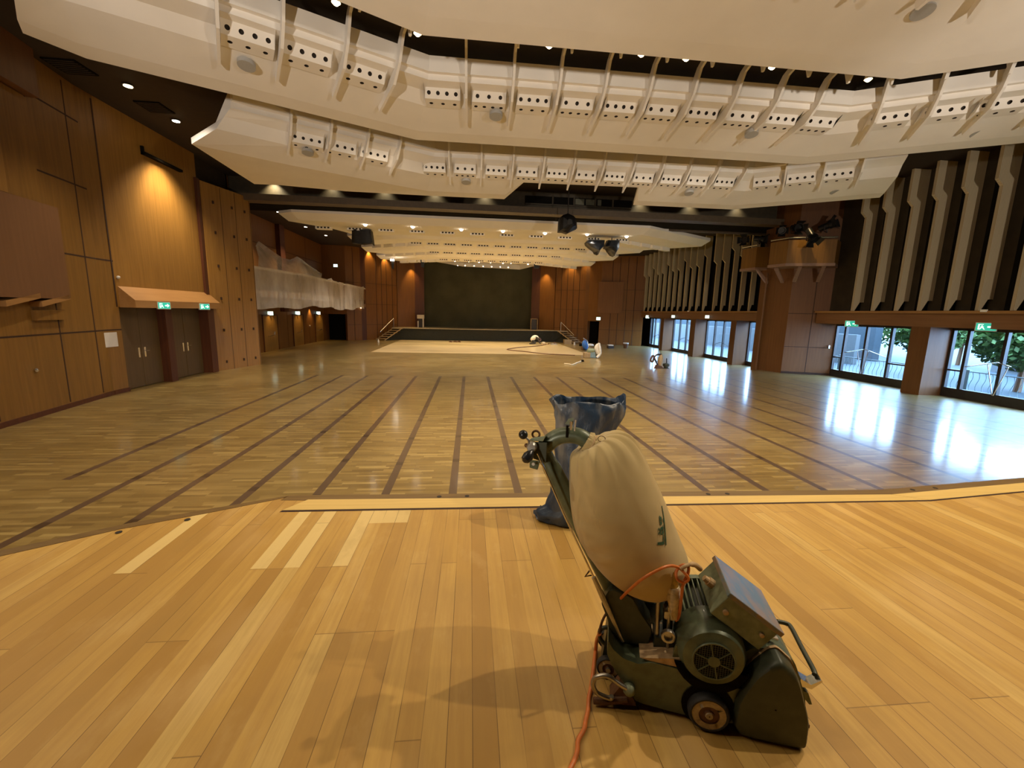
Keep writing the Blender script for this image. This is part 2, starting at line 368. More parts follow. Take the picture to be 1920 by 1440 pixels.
def spot(loc, target, watts, col=(1, .72, .38), size=100, blend=.6, rad=.08):
    l = bpy.data.lights.new('spot_light', 'SPOT'); l.energy = watts; l.color = col; l.spot_size = math.radians(size); l.spot_blend = blend; l.shadow_soft_size = rad
    o = bpy.data.objects.new('spot_light', l); COL.objects.link(o); o.location = loc
    d = Vector(target)-Vector(loc); o.rotation_euler = d.to_track_quat('-Z', 'Y').to_euler(); return o
# ================================================================== SETTING
def V3(*a): return Vector(a)
ZC = 8.5; ZF = -.3
m = MB(); m.box((-11.6, -9, -.35), (18.6, 21.3, 0), MT['parquet']); m.build('floor', kind='structure', label='raised parquet hall floor with dark lengthwise stripes, in front of the wooden stage')
m = MB(); m.box((-14.4, 21.3, ZF-.2), (18.6, 50, ZF), MT['parquet_far']); m.build('floor', kind='structure', label='lower far parquet floor with a pale sanded field before the far stage')
m = MB(); m.box((-15, -9.5, ZC), (18.8, 50.2, ZC+.2), MT['darkceil']); m.build('ceiling', kind='structure', label='dark brown ceiling behind the white reflectors')
# near wooden stage on which the sander stands
st = thing('wooden_stage', (2, 0, 0), 'light plank stage floor in the foreground, with a curved left front corner', None, None, 'structure')
front = [(-8.2, -2.6), (-6.3, -.2), (-4.6, 1.75), (-3.23, 3.0), (-2.68, 3.37), (-2.2, 3.6), (-1.66, 3.86), (4.25, 3.74), (6.4, 4.0), (9.5, 4.35), (9.5, -9), (-8.2, -9)]
m = MB(); m.prism([(x, y, .02) for x, y in front], (0, 0, .98), MT['planks']); m.build('plank_deck', st)
m = MB(); m.prism([(-1.60, 3.595, 1.0), (-1.46, 3.80, 1.0), (4.24, 3.66, 1.0), (4.50, 3.52, 1.0)], (0, 0, .004), MT['board'])
m.prism([(4.51, 3.52, 1.0), (4.25, 3.66, 1.0), (6.4, 3.92, 1.0), (9.4, 4.25, 1.0), (9.4, 4.10, 1.0), (6.4, 3.75, 1.0)], (0, 0, .004), MT['board'])
m.build('edge_board', st, label='pale board along the stage edge')
m = MB(); m.prism([(-1.61, 3.565, 1.0), (-1.60, 3.595, 1.0), (4.50, 3.52, 1.0), (6.4, 3.75, 1.0), (9.4, 4.10, 1.0), (9.4, 4.08, 1.0), (6.4, 3.728, 1.0), (4.50, 3.498, 1.0)], (0, 0, .002), MT['seam']); m.build('expansion_gap', st)
m = MB(); m.prism([(-1.70, 3.80, .985), (-1.66, 3.90, .985), (4.25, 3.78, .985), (6.4, 4.04, .985), (9.5, 4.39, .985), (9.5, 4.24, .985), (6.4, 3.90, .985), (4.24, 3.65, .985), (-1.46, 3.785, .985)], (0, 0, .018), MT['rim'])
m.prism([(-1.66, 3.90, .99), (-1.70, 3.84, .99), (-2.2, 3.57, .99), (-2.68, 3.335, .99), (-3.23, 2.96, .99), (-4.6, 1.70, .99), (-6.3, -.25, .99), (-6.35, -.2, .99), (-4.64, 1.80, .99), (-3.26, 3.06, .99), (-2.70, 3.42, .99), (-2.22, 3.65, .99)], (0, 0, .013), MT['rim'])
m.build('edge_rim', st, label='dark brown rim of the stage')
m = MB()
for x, y in ((-.28, 3.81), (-.02, 3.81), (2.35, 3.75), (2.55, 3.75), (4.6, 3.76), (4.9, 3.79), (-2.28, 3.46), (-2.66, 3.28), (8.0, 4.14), (8.4, 4.19)): m.disc((x, y, 1.0035), (0, 0, 1), .022, MT['hole'], .002, 10)
m.build('screw_hole', st, kind='stuff')
# ---- left wall (slightly splayed near the camera)
wl = thing('wall_left', (-11, 14, 0), None, None, None, 'structure')
A0 = Vector((-9.05, 3.8, 0)); A1 = Vector((-10.70, 13.7, 0)); ad = (A1-A0).normalized(); an = Vector((ad.y, -ad.x, 0))   # an points into the room
def lw(y, off=0.0, z=0.0):
    t = (y-A0.y)/ad.y; p = A0+ad*t+an*off; return Vector((p.x, p.y, z))
def lbox(mb, y0, y1, z0, z1, o0, o1, mat): mb.hexa([lw(y0, o0, z0), lw(y1, o0, z0), lw(y1, o1, z0), lw(y0, o1, z0), lw(y0, o0, z1), lw(y1, o0, z1), lw(y1, o1, z1), lw(y0, o1, z1)], mat)
m = MB(); lbox(m, -9, 13.7, 0, ZC, -.6, 0, MT['panel']); m.build('veneer_panelling', wl)
m = MB(); m.box((-11.6, 13.7, 0), (-10.70, 14.28, ZC), MT['panel']); m.box((-11.6, 14.28, 2.62), (-10.70, 18.8, ZC), MT['panel2']); m.box((-11.6, 14.28, 0), (-10.92, 18.8, 2.7), MT['door'])
m.build('upper_veneer_panelling', wl, label='lighter veneer above the porch')
m = MB()
for y in (9.9, 11.95, 13.25):
    lbox(m, y-.02, y+.02, .15, 8.4, -.01, .004, MT['seam'])
for z in (1.93, 3.97): lbox(m, 5, 13.7, z-.02, z+.02, -.01, .004, MT['seam'])
lbox(m, 11.95, 13.7, 5.83, 5.87, -.01, .004, MT['seam']); lbox(m, 11.0, 13.7, 7.55, 7.59, -.01, .004, MT['seam'])
for z in (1.93, 3.97): m.box((-10.72, 13.7, z-.02), (-10.696, 14.28, z+.02), MT['seam'])
m.box((-10.72, 14.2, 2.62), (-10.69, 14.24, 8.4), MT['seam'])
m.build('panel_seam', wl, kind='stuff')
m = MB(); lbox(m, 6, 12.1, 2.80, 5.02, 0, .24, MT['panel3']); m.build('raised_panel', wl, label='mauve brown raised panel')
m = MB()
for y0, y1 in ((10.2, 11.15), (11.15, 12.1)): m.prism([lw(y0, .0, 2.6), lw(y0, .24, 2.6), lw(y1, .24, 2.8), lw(y1, .0, 2.8), lw(y1, 0, 2.55)][:4], (0, 0, .12), MT['canopy'])
lbox(m, 11.15, 12.1, 2.28, 2.52, 0, .10, MT['panel']); m.build('sawtooth_ledge', wl)
m = MB(); lbox(m, 6, 10.9, 5.06, 7.4, 0, .12, MT['panel2']); lbox(m, 10.94, 11.9, 5.06, 7.4, 0, .06, MT['panel']); lbox(m, 6, 12.0, 7.45, ZC, 0, .26, MT['column']); m.build('raised_panel', wl)
m = MB(); lbox(m, -9, 13.7, 0, .12, 0, .03, MT['red']); m.box((-10.7, 13.7, 0), (-10.66, 14.28, .12), MT['red']); m.build('baseboard_left', kind='structure')
# double doors of the left wall
def leaf_door(idx, y0, y1, label):
    d = thing('door_%d' % idx, (-10.9, (y0+y1)/2, 0), label, None, None, 'structure'); ym = (y0+y1)/2
    for a, b in ((y0, ym-.008), (ym+.008, y1)):
        m = MB(); m.box((-10.915, a, .02), (-10.86, b, 2.58), MT['door']); m.build('door_leaf', d, bevel=.004)
    for s in (-1, 1):
        m = MB(); m.box((-10.86, ym+s*.13-.035, .98), (-10.845, ym+s*.13+.035, 1.30), MT['chrome']); m.build('handle_plate', d)
    m = MB(); m.tube([(-10.85, ym+.13, 1.18), (-10.80, ym+.13, 1.18), (-10.80, ym+.26, 1.18)], .011, MT['chrome'], 8); m.build('lever_handle', d)
leaf_door(1, 14.35, 16.08, 'brown double door nearer the camera under the sloped wooden porch')
leaf_door(2, 16.42, 18.4, 'brown double door next to the studded pier, under the porch')
m = MB(); m.box((-10.95, 16.08, 0), (-10.58, 16.40, 2.62), MT['red']); m.box((-10.95, 18.40, 0), (-10.50, 18.80, 2.62), MT['red']); m.build('trim_1', kind='structure', label='dark red door posts under the porch')
m = MB(); m.prism([(-10.95, 14.34, 2.60), (-10.25, 14.34, 2.60), (-10.25, 14.34, 2.83), (-10.70, 14.34, 3.24), (-10.95, 14.34, 3.24)], (0, 4.5, 0), MT['canopy'])
m.build('porch', label='sloped wooden porch over the two double doors of the left wall', cat='door canopy')
# studded pier
pr = thing('folding_partition', (-10.6, 20, 0), 'tall veneered pier of stacked partition leaves with rows of small dark studs, left wall', 'partition')
P0 = Vector((-10.58, 18.82, 0)); P1 = Vector((-9.95, 21.28, 0)); pd = (P1-P0).normalized(); pn = Vector((pd.y, -pd.x, 0))
pl = (P1-P0).length
def pp(t, off, z): q = P0+pd*(pl*t)+pn*off; return Vector((q.x, q.y, z))
m = MB(); m.prism([P0, pp(.5, .0, 0), pp(1, 0, 0), Vector((-10.9, 21.28, 0)), Vector((-11.5, 18.82, 0))], (0, 0, 7.55), MT['panel2']); m.build('leaf_stack', pr)
m = MB()
for t in (.36, .66, .985): m.hexa([pp(t-.004, 0, 0), pp(t+.004, 0, 0), pp(t+.004, .004, 0), pp(t-.004, .004, 0), pp(t-.004, 0, 7.5), pp(t+.004, 0, 7.5), pp(t+.004, .004, 7.5), pp(t-.004, .004, 7.5)], MT['seam'])
m.build('leaf_joint', pr)
for t in (.20, .58, .86):
    for z in (.3, 1.65, 2.97, 4.29, 5.62, 6.8):
        m = MB(); m.box((0, 0, 0), (1, 1, 1), MT['seam'], lambda q: pp(t, 0, z)+pd*(.05*(q.x-.5))+pn*(.05*q.y)+Vector((0, 0, .11*q.z))); m.build('stud', pr)
m = MB(); m.box((-11.9, 18.8, 7.5), (-10.9, 21.4, ZC), MT['darkceil']); m.box((-14.4, 18.8, 0), (-11.45, 21.4, ZC), MT['black']); m.build('wall_left', kind='structure')
m = MB(); m.hexa([(-11.4, 18.62, 2.62), (-10.60, 18.62, 2.62), (-10.60, 18.81, 2.62), (-11.4, 18.81, 2.62), (-11.4, 18.62, 7.6), (-10.60, 18.62, 7.6), (-10.60, 18.81, 7.6), (-11.4, 18.81, 7.6)], MT['red']); m.build('trim_2', kind='structure')
m = MB(); a = onx(188, 625, -10.66); b = onx(217, 651, -10.66); m.box((-10.698, 13.60, 1.43), (-10.685, 14.07, 1.86), MT['paper']); m.build('notice_sheet', label='white sheet taped to the left wall beside the first double door', cat='paper')
m = MB(); m.box((-10.70, 15.95, 7.52), (-10.62, 16.02, 7.78), MT['black']); m.box((-10.68, 15.95, 7.52), (-10.55, 17.78, 7.60), MT['black']); m.build('wall_bar', label='black L-shaped bar high on the left wall above the porch', cat='bracket')
m = MB(); m.ball(lw(11.0, .03, 1.12), .045, MT['chrome'], 10, 6); m.build('keyhole_cover', label='small round metal cover low on the left wall panelling', cat='fitting')
m = MB(); m.ball((-10.66, 14.36, 3.50), .05, MT['paper'], 10, 6); m.build('wall_sensor', label='small white round sensor above the near end of the porch', cat='sensor')
# far left wall, back walls
def xat(px, y, py=560): return ony(px, py, y).x
wlf = thing('wall_left', (-14, 32, ZF), None, None, None, 'structure')
m = MB(); m.box((-14.4, 21.3, ZF), (-13.8, 50.2, ZC), MT['redwall']); m.build('far_panelling', wlf)
m = MB(); m.box((-14.4, 21.3, ZF), (-10.9, 21.5, ZC), MT['panel']); m.build('wall_left', kind='structure')
m = MB()
for y in (26.5, 29.2, 34.0, 38.4): m.box((-13.81, y-.02, ZF), (-13.795, y+.02, ZC), MT['seam'])
for z in (5.1, 6.8): m.box((-13.81, 21.5, z-.015), (-13.795, 43, z+.015), MT['seam'])
m.build('panel_seam', wlf, kind='stuff')
m = MB(); m.box((-13.8, 32.9, 2.4), (-13.5, 33.7, ZC), MT['red']); m.build('dark_pilaster', wlf)
bw = thing('wall_back', (0, 46, ZF), None, None, None, 'structure')
def wallseg(mb, x0, y0, x1, y1, z0, z1, mat, th=.4):
    d = Vector((x1-x0, y1-y0, 0)).normalized(); n = Vector((-d.y, d.x, 0))*th
    mb.prism([(x0, y0, z0), (x1, y1, z0), (x1+n.x, y1+n.y, z0), (x0+n.x, y0+n.y, z0)], (0, 0, z1-z0), mat)
xl = [(-13.9, 42.3), (-11.7, 42.3), (xat(677, 43.2), 43.2), (xat(686, 43.5), 43.5), (xat(744, 46), 46), (xat(778, 47.2), 47.2), (xat(795.5, 47.5), 47.5)]
m = MB()
wallseg(m, *xl[0], *xl[1], 2.2, ZC, MT['redwall']); wallseg(m, *xl[1], *xl[2], ZF, ZC, MT['redwall']); wallseg(m, *xl[2], *xl[3], ZF, ZC, MT['red'])
wallseg(m, *xl[3], *xl[4], ZF, ZC, MT['redwall']); wallseg(m, xl[4][0], xl[4][1]+.3, *xl[5], ZF, ZC, MT['redwall']); wallseg(m, *xl[5], *xl[6], ZF, ZC, MT['red'])
m.box((-14.2, 43.6, ZF), (-11.4, 43.8, 2.4), MT['black']); m.build('left_panelling', bw)
xr = [(xat(996.5, 47.5), 47.5), (xat(1012, 47.2), 47.2), (xat(1041, 46), 46), (xat(1097, 44.4), 44.4), (xat(1104, 44), 44), (xat(1126, 43.2), 43.2), (17.1, 41.35)]
m = MB(); wallseg(m, *xr[0], *xr[1], ZF, ZC, MT['red']); wallseg(m, *xr[1], xr[2][0], xr[2][1]+.3, ZF, ZC, MT['redwall']); wallseg(m, *xr[2], *xr[3], ZF, ZC, MT['redwall'])
wallseg(m, *xr[3], *xr[4], ZF, ZC, MT['panel3']); wallseg(m, *xr[4], *xr[5], 2.05, ZC, MT['redwall']); wallseg(m, *xr[5], *xr[6], ZF, ZC, MT['redwall'])
wallseg(m, xr[4][0]-.3, 45.3, xr[5][0]+.4, 44.9, ZF, 2.3, MT['black'], .1); m.build('right_panelling', bw)
m = MB()
for (p, q, ts) in ((xl[1], xl[2], (.5,)), (xl[3], xl[4], (.33, .5, .66, .85)), (xr[2], xr[3], (.2, .4, .6, .8)), (xr[5], xr[6], (.25, .42, .6, .78))):
    for t in ts:
        x = p[0]+(q[0]-p[0])*t; y = p[1]+(q[1]-p[1])*t; wallseg(m, x-.02, y-.02, x+.02, y-.02, ZF, ZC-.1, MT['seam'], .03)
    for z in (1.2, 3.2, 5.2): wallseg(m, p[0], p[1]-.015, q[0], q[1]-.015, z, z+.025, MT['seam'], .03)
m.build('panel_seam', bw, kind='stuff')
m = MB(); wallseg(m, 12.9, 42.98, 15.2, 42.1, 2.9, 6.0, MT['redwall'], .1); m.build('raised_panel', bw)
m = MB(); m.box((-14.4, 50, -.5), (18.8, 50.2, ZC), MT['black']); m.build('wall_back', kind='structure')
m = MB(); m.box((-12, -9.3, -.3), (18.8, -9, ZC), MT['column']); m.build('wall_front', kind='structure')
m = MB(); m.box((17.9, -9, 0), (18.2, 9.0, 3.2), MT['column']); m.box((17.5, -9, 3.05), (18.2, 20, ZC), MT['darkwall']); m.box((17.5, 22, 3.05), (18.2, 41.7, ZC), MT['blackwall']); m.box((17.9, 41.2, ZF), (18.2, 50.2, ZC), MT['blackwall']); m.build('wall_right', kind='structure')
# lintels and ledges on the right
for (y0, y1, nm) in ((-9, 19.6, 'trim_3'), (22.1, 41.6, 'trim_4')):
    m = MB(); m.box((16.92, y0, 2.56), (18.0, y1, 3.06), MT['lintel']); m.box((16.80, y0, 3.06), (17.55, y1, 3.15), MT['canopy']); m.build(nm, kind='structure', label='wooden lintel and ledge above the '+('near' if nm[-1] == '3' else 'far')+' glass doors')
def pillar(y0, y1, z0, nm):
    m = MB(); m.box((16.95, y0, z0), (17.95, y1, 2.56), MT['column']); m.build(nm, kind='structure')
pillar(14.28, 14.98, 0, 'trim_5'); pillar(8.2, 9.0, 0, 'trim_6')
pf = [(1291, 1301), (1366, 1377)]
yy = lambda px, x=16.95: onx(px, 640, x).y
PF = [(yy(1242), yy(1236)), (yy(1301), yy(1291.5)), (yy(1377), yy(1367))]
for i, (a, b) in enumerate(PF): pillar(a, b, ZF, 'trim_%d' % (7+i))
# corner column with balconies
colp = [(15.85, 20.15), (17.95, 19.35), (18.0, 22.7), (15.62, 22.2), (15.62, 21.0)]
cl = thing('corner_column', (16.5, 21, 0), None, None, None, 'structure')
m = MB(); m.prism([(x, y, 0 if y < 21.25 else 0) for x, y in colp], (0, 0, ZC), MT['column']); m.box((15.62, 21.3, ZF), (18.0, 22.2, 0), MT['column']); m.build('column_shaft', cl)
m = MB(); f = Vector((2.1, -.8, 0)).normalized(); fn = Vector((-.356, -.934, 0)); b0 = Vector((15.85, 20.15, 0))
def cseam(u0, u1, z0, z1): m.hexa([b0+f*u0+Vector((0, 0, z0)), b0+f*u1+Vector((0, 0, z0)), b0+f*u1+fn*.006+Vector((0, 0, z0)), b0+f*u0+fn*.006+Vector((0, 0, z0)), b0+f*u0+Vector((0, 0, z1)), b0+f*u1+Vector((0, 0, z1)), b0+f*u1+fn*.006+Vector((0, 0, z1)), b0+f*u0+fn*.006+Vector((0, 0, z1))], MT['seam'])
cseam(1.05, 1.08, 0, 5); 
for z in (1.35, 3.0): cseam(0, 2.2, z, z+.025)
cseam(0, 2.2, 0, .1); m.build('column_seam', cl)
m = MB(); m.tube([onx(1455, 505, 15.58), onx(1428, 692, 15.58)], .05, MT['column'], 10)
p0 = Vector((15.52, 21.6, ZF)); m = MB(); m.tube([p0, p0+Vector((0, 0, 5.4))], .045, MT['panel3'], 10); m.build('downpipe', label='slim vertical pipe on the corner column between the two glass door groups', cat='pipe')
m = MB(); q = onx(1563, 652, 17.9); m.box((17.55, 19.42, 1.35), (17.62, 19.32, 1.5), MT['chrome']); m.build('wall_socket', label='small steel fitting at door-handle height at the edge of the corner column', cat='fitting')

# ---- slat screens
def slat(par, y, z0=3.16, x0=17.0, step=7.15, top=ZC-.01, dp=.49):
    m = MB(); pts = [(x0, z0), (x0+.09, z0), (x0+dp*.6, z0+.38), (x0+dp, z0+.38), (x0+dp, top), (x0-.22, top), (x0-.22, step+.18), (x0, step-.02)]
    m.prism([(x, y, z) for x, z in pts], (0, .10, 0), MT['slat']); m.build('slat', par)
    m = MB(); m.box((x0+dp-.12, y+.14, z0), (17.49, y+.52, top), MT['blackwall']); m.build('backing_strip', par)
s1 = thing('slat_screen', (17.2, 14, 3.16), 'tall beige ribbed slats in front of a dark wall, right wall nearest the camera', 'wall slats')
for y in (17.73, 16.76, 15.75, 14.85, 13.9, 12.94, 11.98, 11.02, 10.06, 9.1): slat(s1, y)
s2 = thing('slat_screen', (17.2, 33, 3.16), 'far row of narrow beige slats over the distant glass doors', 'wall slats')
for k in range(18): slat(s2, 24.0+.985*k+(.35 if k > 5 else 0), step=(6.4 if k % 3 else 7.0), dp=.30)

# ---- glass doors
def glazed(idx, x, y0, y1, z0, bars, label, midrails=(), top=2.56, sill=.34):
    d = thing('window_%d' % idx, (x, (y0+y1)/2, z0), label, None, None, 'structure')
    m = MB(); m.box((x-.05, y0, z0), (x+.08, y1, z0+sill), MT['frame']); m.box((x-.04, y0, top-.10), (x+.08, y1, top), MT['frame'])
    ys = [y0+.04]+list(bars)+[y1-.04]
    for b in ys: m.box((x-.05, b-.05, z0+sill), (x+.08, b+.05, top-.10), MT['frame'])
    for (a, b, z) in midrails: m.box((x-.03, a, z-.03), (x+.05, b, z+.03), MT['frame'])
    m.build('window_frame', d)
    m = MB()
    for a, b in zip(ys[:-1], ys[1:]): m.box((x+.01, a+.05, z0+sill), (x+.022, b-.05, top-.1), MT['glass'])
    m.build('pane', d); return d
d1 = glazed(1, 17.9, 9.0, 14.28, 0, (11.05, 12.62, 13.72), 'glass double door nearest the right edge, trees and a white house outside', ((13.72, 14.28, 1.0),))
d2 = glazed(2, 17.9, 14.98, 19.40, 0, (16.55, 17.72, 18.83), 'glass double door between the brown pillar and the corner column', ((14.98, 16.55, .95), (18.83, 19.4, .95)))
def pushbars(d, x, pts, rr=.016):
    for a, b in pts:
        m = MB(); m.tube([onx(*a, x), onx(*b, x)], rr, MT['chrome'], 8); m.build('push_bar', d)
pushbars(d2, 17.78, [((1583, 661), (1622, 655)), ((1622, 655), (1661, 670)), ((1608, 658), (1613, 701)), ((1628, 659), (1616, 701))])
pushbars(d1, 17.78, [((1809, 688), (1871, 680)), ((1871, 680), (1896, 688)), ((1852, 683), (1860, 742)), ((1891, 689), (1862, 742))])
fw_ = [(PF[0][1], 41.2), (PF[1][1], PF[0][0]), (PF[2][1], PF[1][0]), (22.6, PF[2][0])]
for i, (a, b) in enumerate(fw_):
    n = 3; d = glazed(3+i, 17.9, a, b, ZF, [a+(b-a)*k/4 for k in (1, 2, 3)], ['farthest dim glass door of the right wall', 'second farthest glass door, blown out with daylight', 'bright glass door in the middle of the far group', 'bright glass door half hidden by the corner column'][i], ((a, a+(b-a)/4, .8),), sill=.28)
    ym = (a+b)/2
    m = MB(); m.tube([(17.8, ym-.9, .75), (17.75, ym-.1, .98), (17.75, ym+.1, .98), (17.8, ym+.9, .75)], .02, MT['frame'], 8); m.build('push_bar', d)
# control room window in the beam
# ---- beam
m = MB(); m.box((-14.2, 21.55, 7.62), (17.6, 22.2, ZC), MT['beam']); m.box((-11.5, 20.95, 7.38), (17.6, 21.6, 7.66), MT['beam2']); m.box((-14.2, 21.6, 7.36), (17.6, 23.0, 7.62), MT['black']); m.build('trim_10', kind='structure', label='dark cross beam spanning the hall')
cr = thing('window_7', (6, 21.5, 7.9), 'dim control room window in the cross beam above the notch of the reflector', None, None, 'structure')
a = ony(1040, 362, 21.5); 
def crx(px): return ony(px, 366, 21.5).x
m = MB(); m.box((crx(985), 21.50, 7.95), (crx(1186), 21.56, 8.30), MT['blackwall'])
for px in (1037, 1077, 1117, 1150): m.box((crx(px)-.04, 21.47, 7.95), (crx(px)+.04, 21.50, 8.32), MT['beam'])
m.box((crx(985), 21.47, 7.90), (crx(1186), 21.56, 7.96), MT['beam']); m.build('window_frame', cr)
MT['dimpane'] = pm('pale_blind', (.13, .13, .09), .5)
for p, q in ((1079, 1096), (1099, 1115), (1121, 1128)):
    m = MB(); m.box((crx(p), 21.48, 7.99), (crx(q), 21.50, 8.26), MT['dimpane']); m.build('pane', cr)

# ================================================================== CEILING REFLECTORS
def reflector(name, verts, prof, label, group=None, th=.16):
    """verts: (E, V, d0) plan points of the lip edge, unit-depth vectors, start offset; or an explicit list of 3d points"""
    cols = []
    for v in verts:
        if isinstance(v, list): pts = [Vector(p) for p in v]
        else:
            E, V, d0 = v; pts = [Vector((E[0]+V[0]*(d if i else d0), E[1]+V[1]*(d if i else d0), z)) for i, (d, z) in enumerate(prof)]
        cols.append(pts)
    rings = []
    for pts in cols:
        up = [p+Vector((0, 0, th)) for p in pts]; up[-1] = pts[-1]+(pts[-2]-pts[-3]).normalized()*.12
        up[-2] = pts[-2]+(pts[-2]-pts[-3]).normalized()*.12+Vector((0, 0, .1)); rings.append(pts+up[::-1])
    t = thing(name, tuple(cols[len(cols)//2][0]), label, 'ceiling reflector', group)
    m = MB(); m.loft(rings, MT['white'], True, True); m.build('shell', t); return t
def rib(par, E, V, pts, name='rib', th=.055):
    """fin standing across the reflector at plan point E (d=0), outline pts (d,z)"""
    V = Vector((V[0], V[1], 0)).normalized(); S = Vector((-V.y, V.x, 0)); E = Vector((E[0], E[1], 0))
    m = MB(); m.prism([E+V*d-S*th/2+Vector((0, 0, z)) for d, z in pts], S*th, MT['whiteb']); m.build(name, par)
def lightbox(par, E, V, w, n1, n2, sec, r=.043):
    """sec = [(d,z)...] far-bottom, near-bottom, near-top(face), back-top"""
    V = Vector((V[0], V[1], 0)).normalized(); S = Vector((V.y, -V.x, 0)); E = Vector((E[0], E[1], 0))
    if S.x < 0: S = -S
    P = lambda s, d, z: E+S*s+V*d+Vector((0, 0, z))
    (d0, z0), (d1, z1), (d2, z2), (d3, z3) = sec; h = w/2; mt = MT['whiteb']; m = MB()
    m.holed(P(-h, d0, z0), S*w, P(0, d1, z1)-P(0, d0, z0), n2, min(r, abs(d1-d0)*.36), .05, mt, MT['hole'])
    m.holed(P(-h, d1, z1)+Vector((0, 0, .0)), S*w, P(0, d2, z2)-P(0, d1, z1), n1, min(r, (P(0, d2, z2)-P(0, d1, z1)).length*.36), .05, mt, MT['hole'])
    for s in (-h, h): m.face([P(s, *q) for q in sec], mt)
    m.face([P(-h, d2, z2), P(h, d2, z2), P(h, d3, z3), P(-h, d3, z3)], mt)
    m.build('perforated_outlet', par)
def speaker(par, c, nrm=(0, -.21, -1), r=.16):
    m = MB(); n = Vector(nrm).normalized(); m.disc(Vector(c)-n*.05, n, r, MT['grey'], .08, 28); m.build('ceiling_speaker', par, label='round grey speaker grille')
WL = Vector((.475, -.88, 0)); WR = Vector((-.48, -.877, 0)); KL = (.25, -1); KR = (-.255, -1)
dWL = Vector((-.88, -.475, 0)); dWR = Vector((.877, -.48, 0))
def plan(KLp, KRp, lenL, lenR):
    L = (KLp[0]+dWL.x*lenL, KLp[1]+dWL.y*lenL); R = (KRp[0]+dWR.x*lenR, KRp[1]+dWR.y*lenR); return L, R
RIB = [(.95, .04), (2.0, .22), (2.36, .50), (2.62, .92), (3.0, 1.04), (3.9, 1.10), (3.9, 1.18), (2.9, 1.18), (2.45, 1.0), (2.22, .75), (2.10, .50), (1.75, .40), (.92, .17)]
BOX = [(1.40, .235), (1.76, .27), (1.88, .47), (2.05, .49)]
def cloud(ref, KLp, KRp, base, prof, verts, label, ribs_l, ribs_c, ribs_r, bx_l, bx_c, bx_r, sp, ribo=RIB, box=BOX, dWR=dWR, WR=WR):
    t = reflector('ceiling_reflector', verts, prof, label)
    ro = [(d, base+z) for d, z in ribo]
    KLp, KRp = Vector((*KLp, 0)), Vector((*KRp, 0))
    for x in ribs_c: rib(t, (x, KLp.y+(KRp.y-KLp.y)*(x-KLp.x)/(KRp.x-KLp.x)), (0, -1), ro)
    def side(lst, K, dv, nv, fn):
        for q in lst:
            p = q[0] if isinstance(q, tuple) and isinstance(q[0], Vector) else q
            s = (Vector((p.x, p.y, 0))-K).dot(dv); E = K+dv*s; fn(E, nv, q)
    side(ribs_l, KLp, dWL, WL, lambda E, V, q: rib(t, E, V, ro)); side(ribs_r, KRp, dWR, WR, lambda E, V, q: rib(t, E, V, ro))
    bo = [(d, base+z) for d, z in box]; k = 0
    for i, (x, w) in enumerate(bx_c): n = 4 if i % 2 == 0 else 3; lightbox(t, (x, KLp.y+(KRp.y-KLp.y)*(x-KLp.x)/(KRp.x-KLp.x)), (0, -1), w, n, 7-n, bo)
    side(bx_l, KLp, dWL, WL, lambda E, V, q: lightbox(t, E, V, .86, 4, 3, bo)); side(bx_r, KRp, dWR, WR, lambda E, V, q: lightbox(t, E, V, .86, 4, 3, bo))
    for (px, py, z) in sp: speaker(t, onz(px, py, z))
    return t
# B: the second reflector
zB = 7.30; KBl, KBr = (-1.5, 12.70), (9.77, 12.73)
profB = [(0, zB), (.45, zB+.05), (1.42, zB+.255), (1.72, zB+.44), (2.12, zB+.49), (2.17, zB+.88)]
Lb, Rb = plan(KBl, KBr, 5.6, 8.0)
E1 = Vector((-7.35, 9.72, 0)); E2 = Vector((-7.75, 9.0, 0))
Bl_end = [(-7.75, 9.05, zB), (-7.55, 8.75, zB+.05), (-6.9, 8.0, zB+.255), (-6.65, 7.7, zB+.44), (-6.4, 7.4, zB+.49), (-6.35, 7.3, zB+.88)]
vB = [Bl_end, ((-7.30, 9.74), (WL.x, WL.y), 0), (KBl, KL, 0), (KBr, KR, 0), (Rb, (WR.x, WR.y), 0)]
zb = zB+.15
refB = cloud('B', KBl, KBr, zB, profB, vB, 'second white ceiling reflector from the camera, its full row of ribs crossing the picture',
  [onz(*q, zb) for q in ((410, 100), (520, 140), (628, 170), (715, 197))], [-.13+1.048*i for i in range(9)], [onz(*q, zb) for q in ((1610, 268), (1700, 260), (1793, 255), (1892, 248), (1990, 240))],
  [onz(*q, zb) for q in ((466, 100), (573, 140), (676, 170))], [(-.68, .82)]+[(-.13+1.048*(i+.5), .80) for i in range(8)]+[(8.78, .8)], [onz(*q, zb) for q in ((1663, 240), (1757, 235), (1852, 230))],
  [(462, 122, zB+.14), (930, 217, zB+.14), (1409, 251, zB+.14), (1835, 249, zB+.14)])
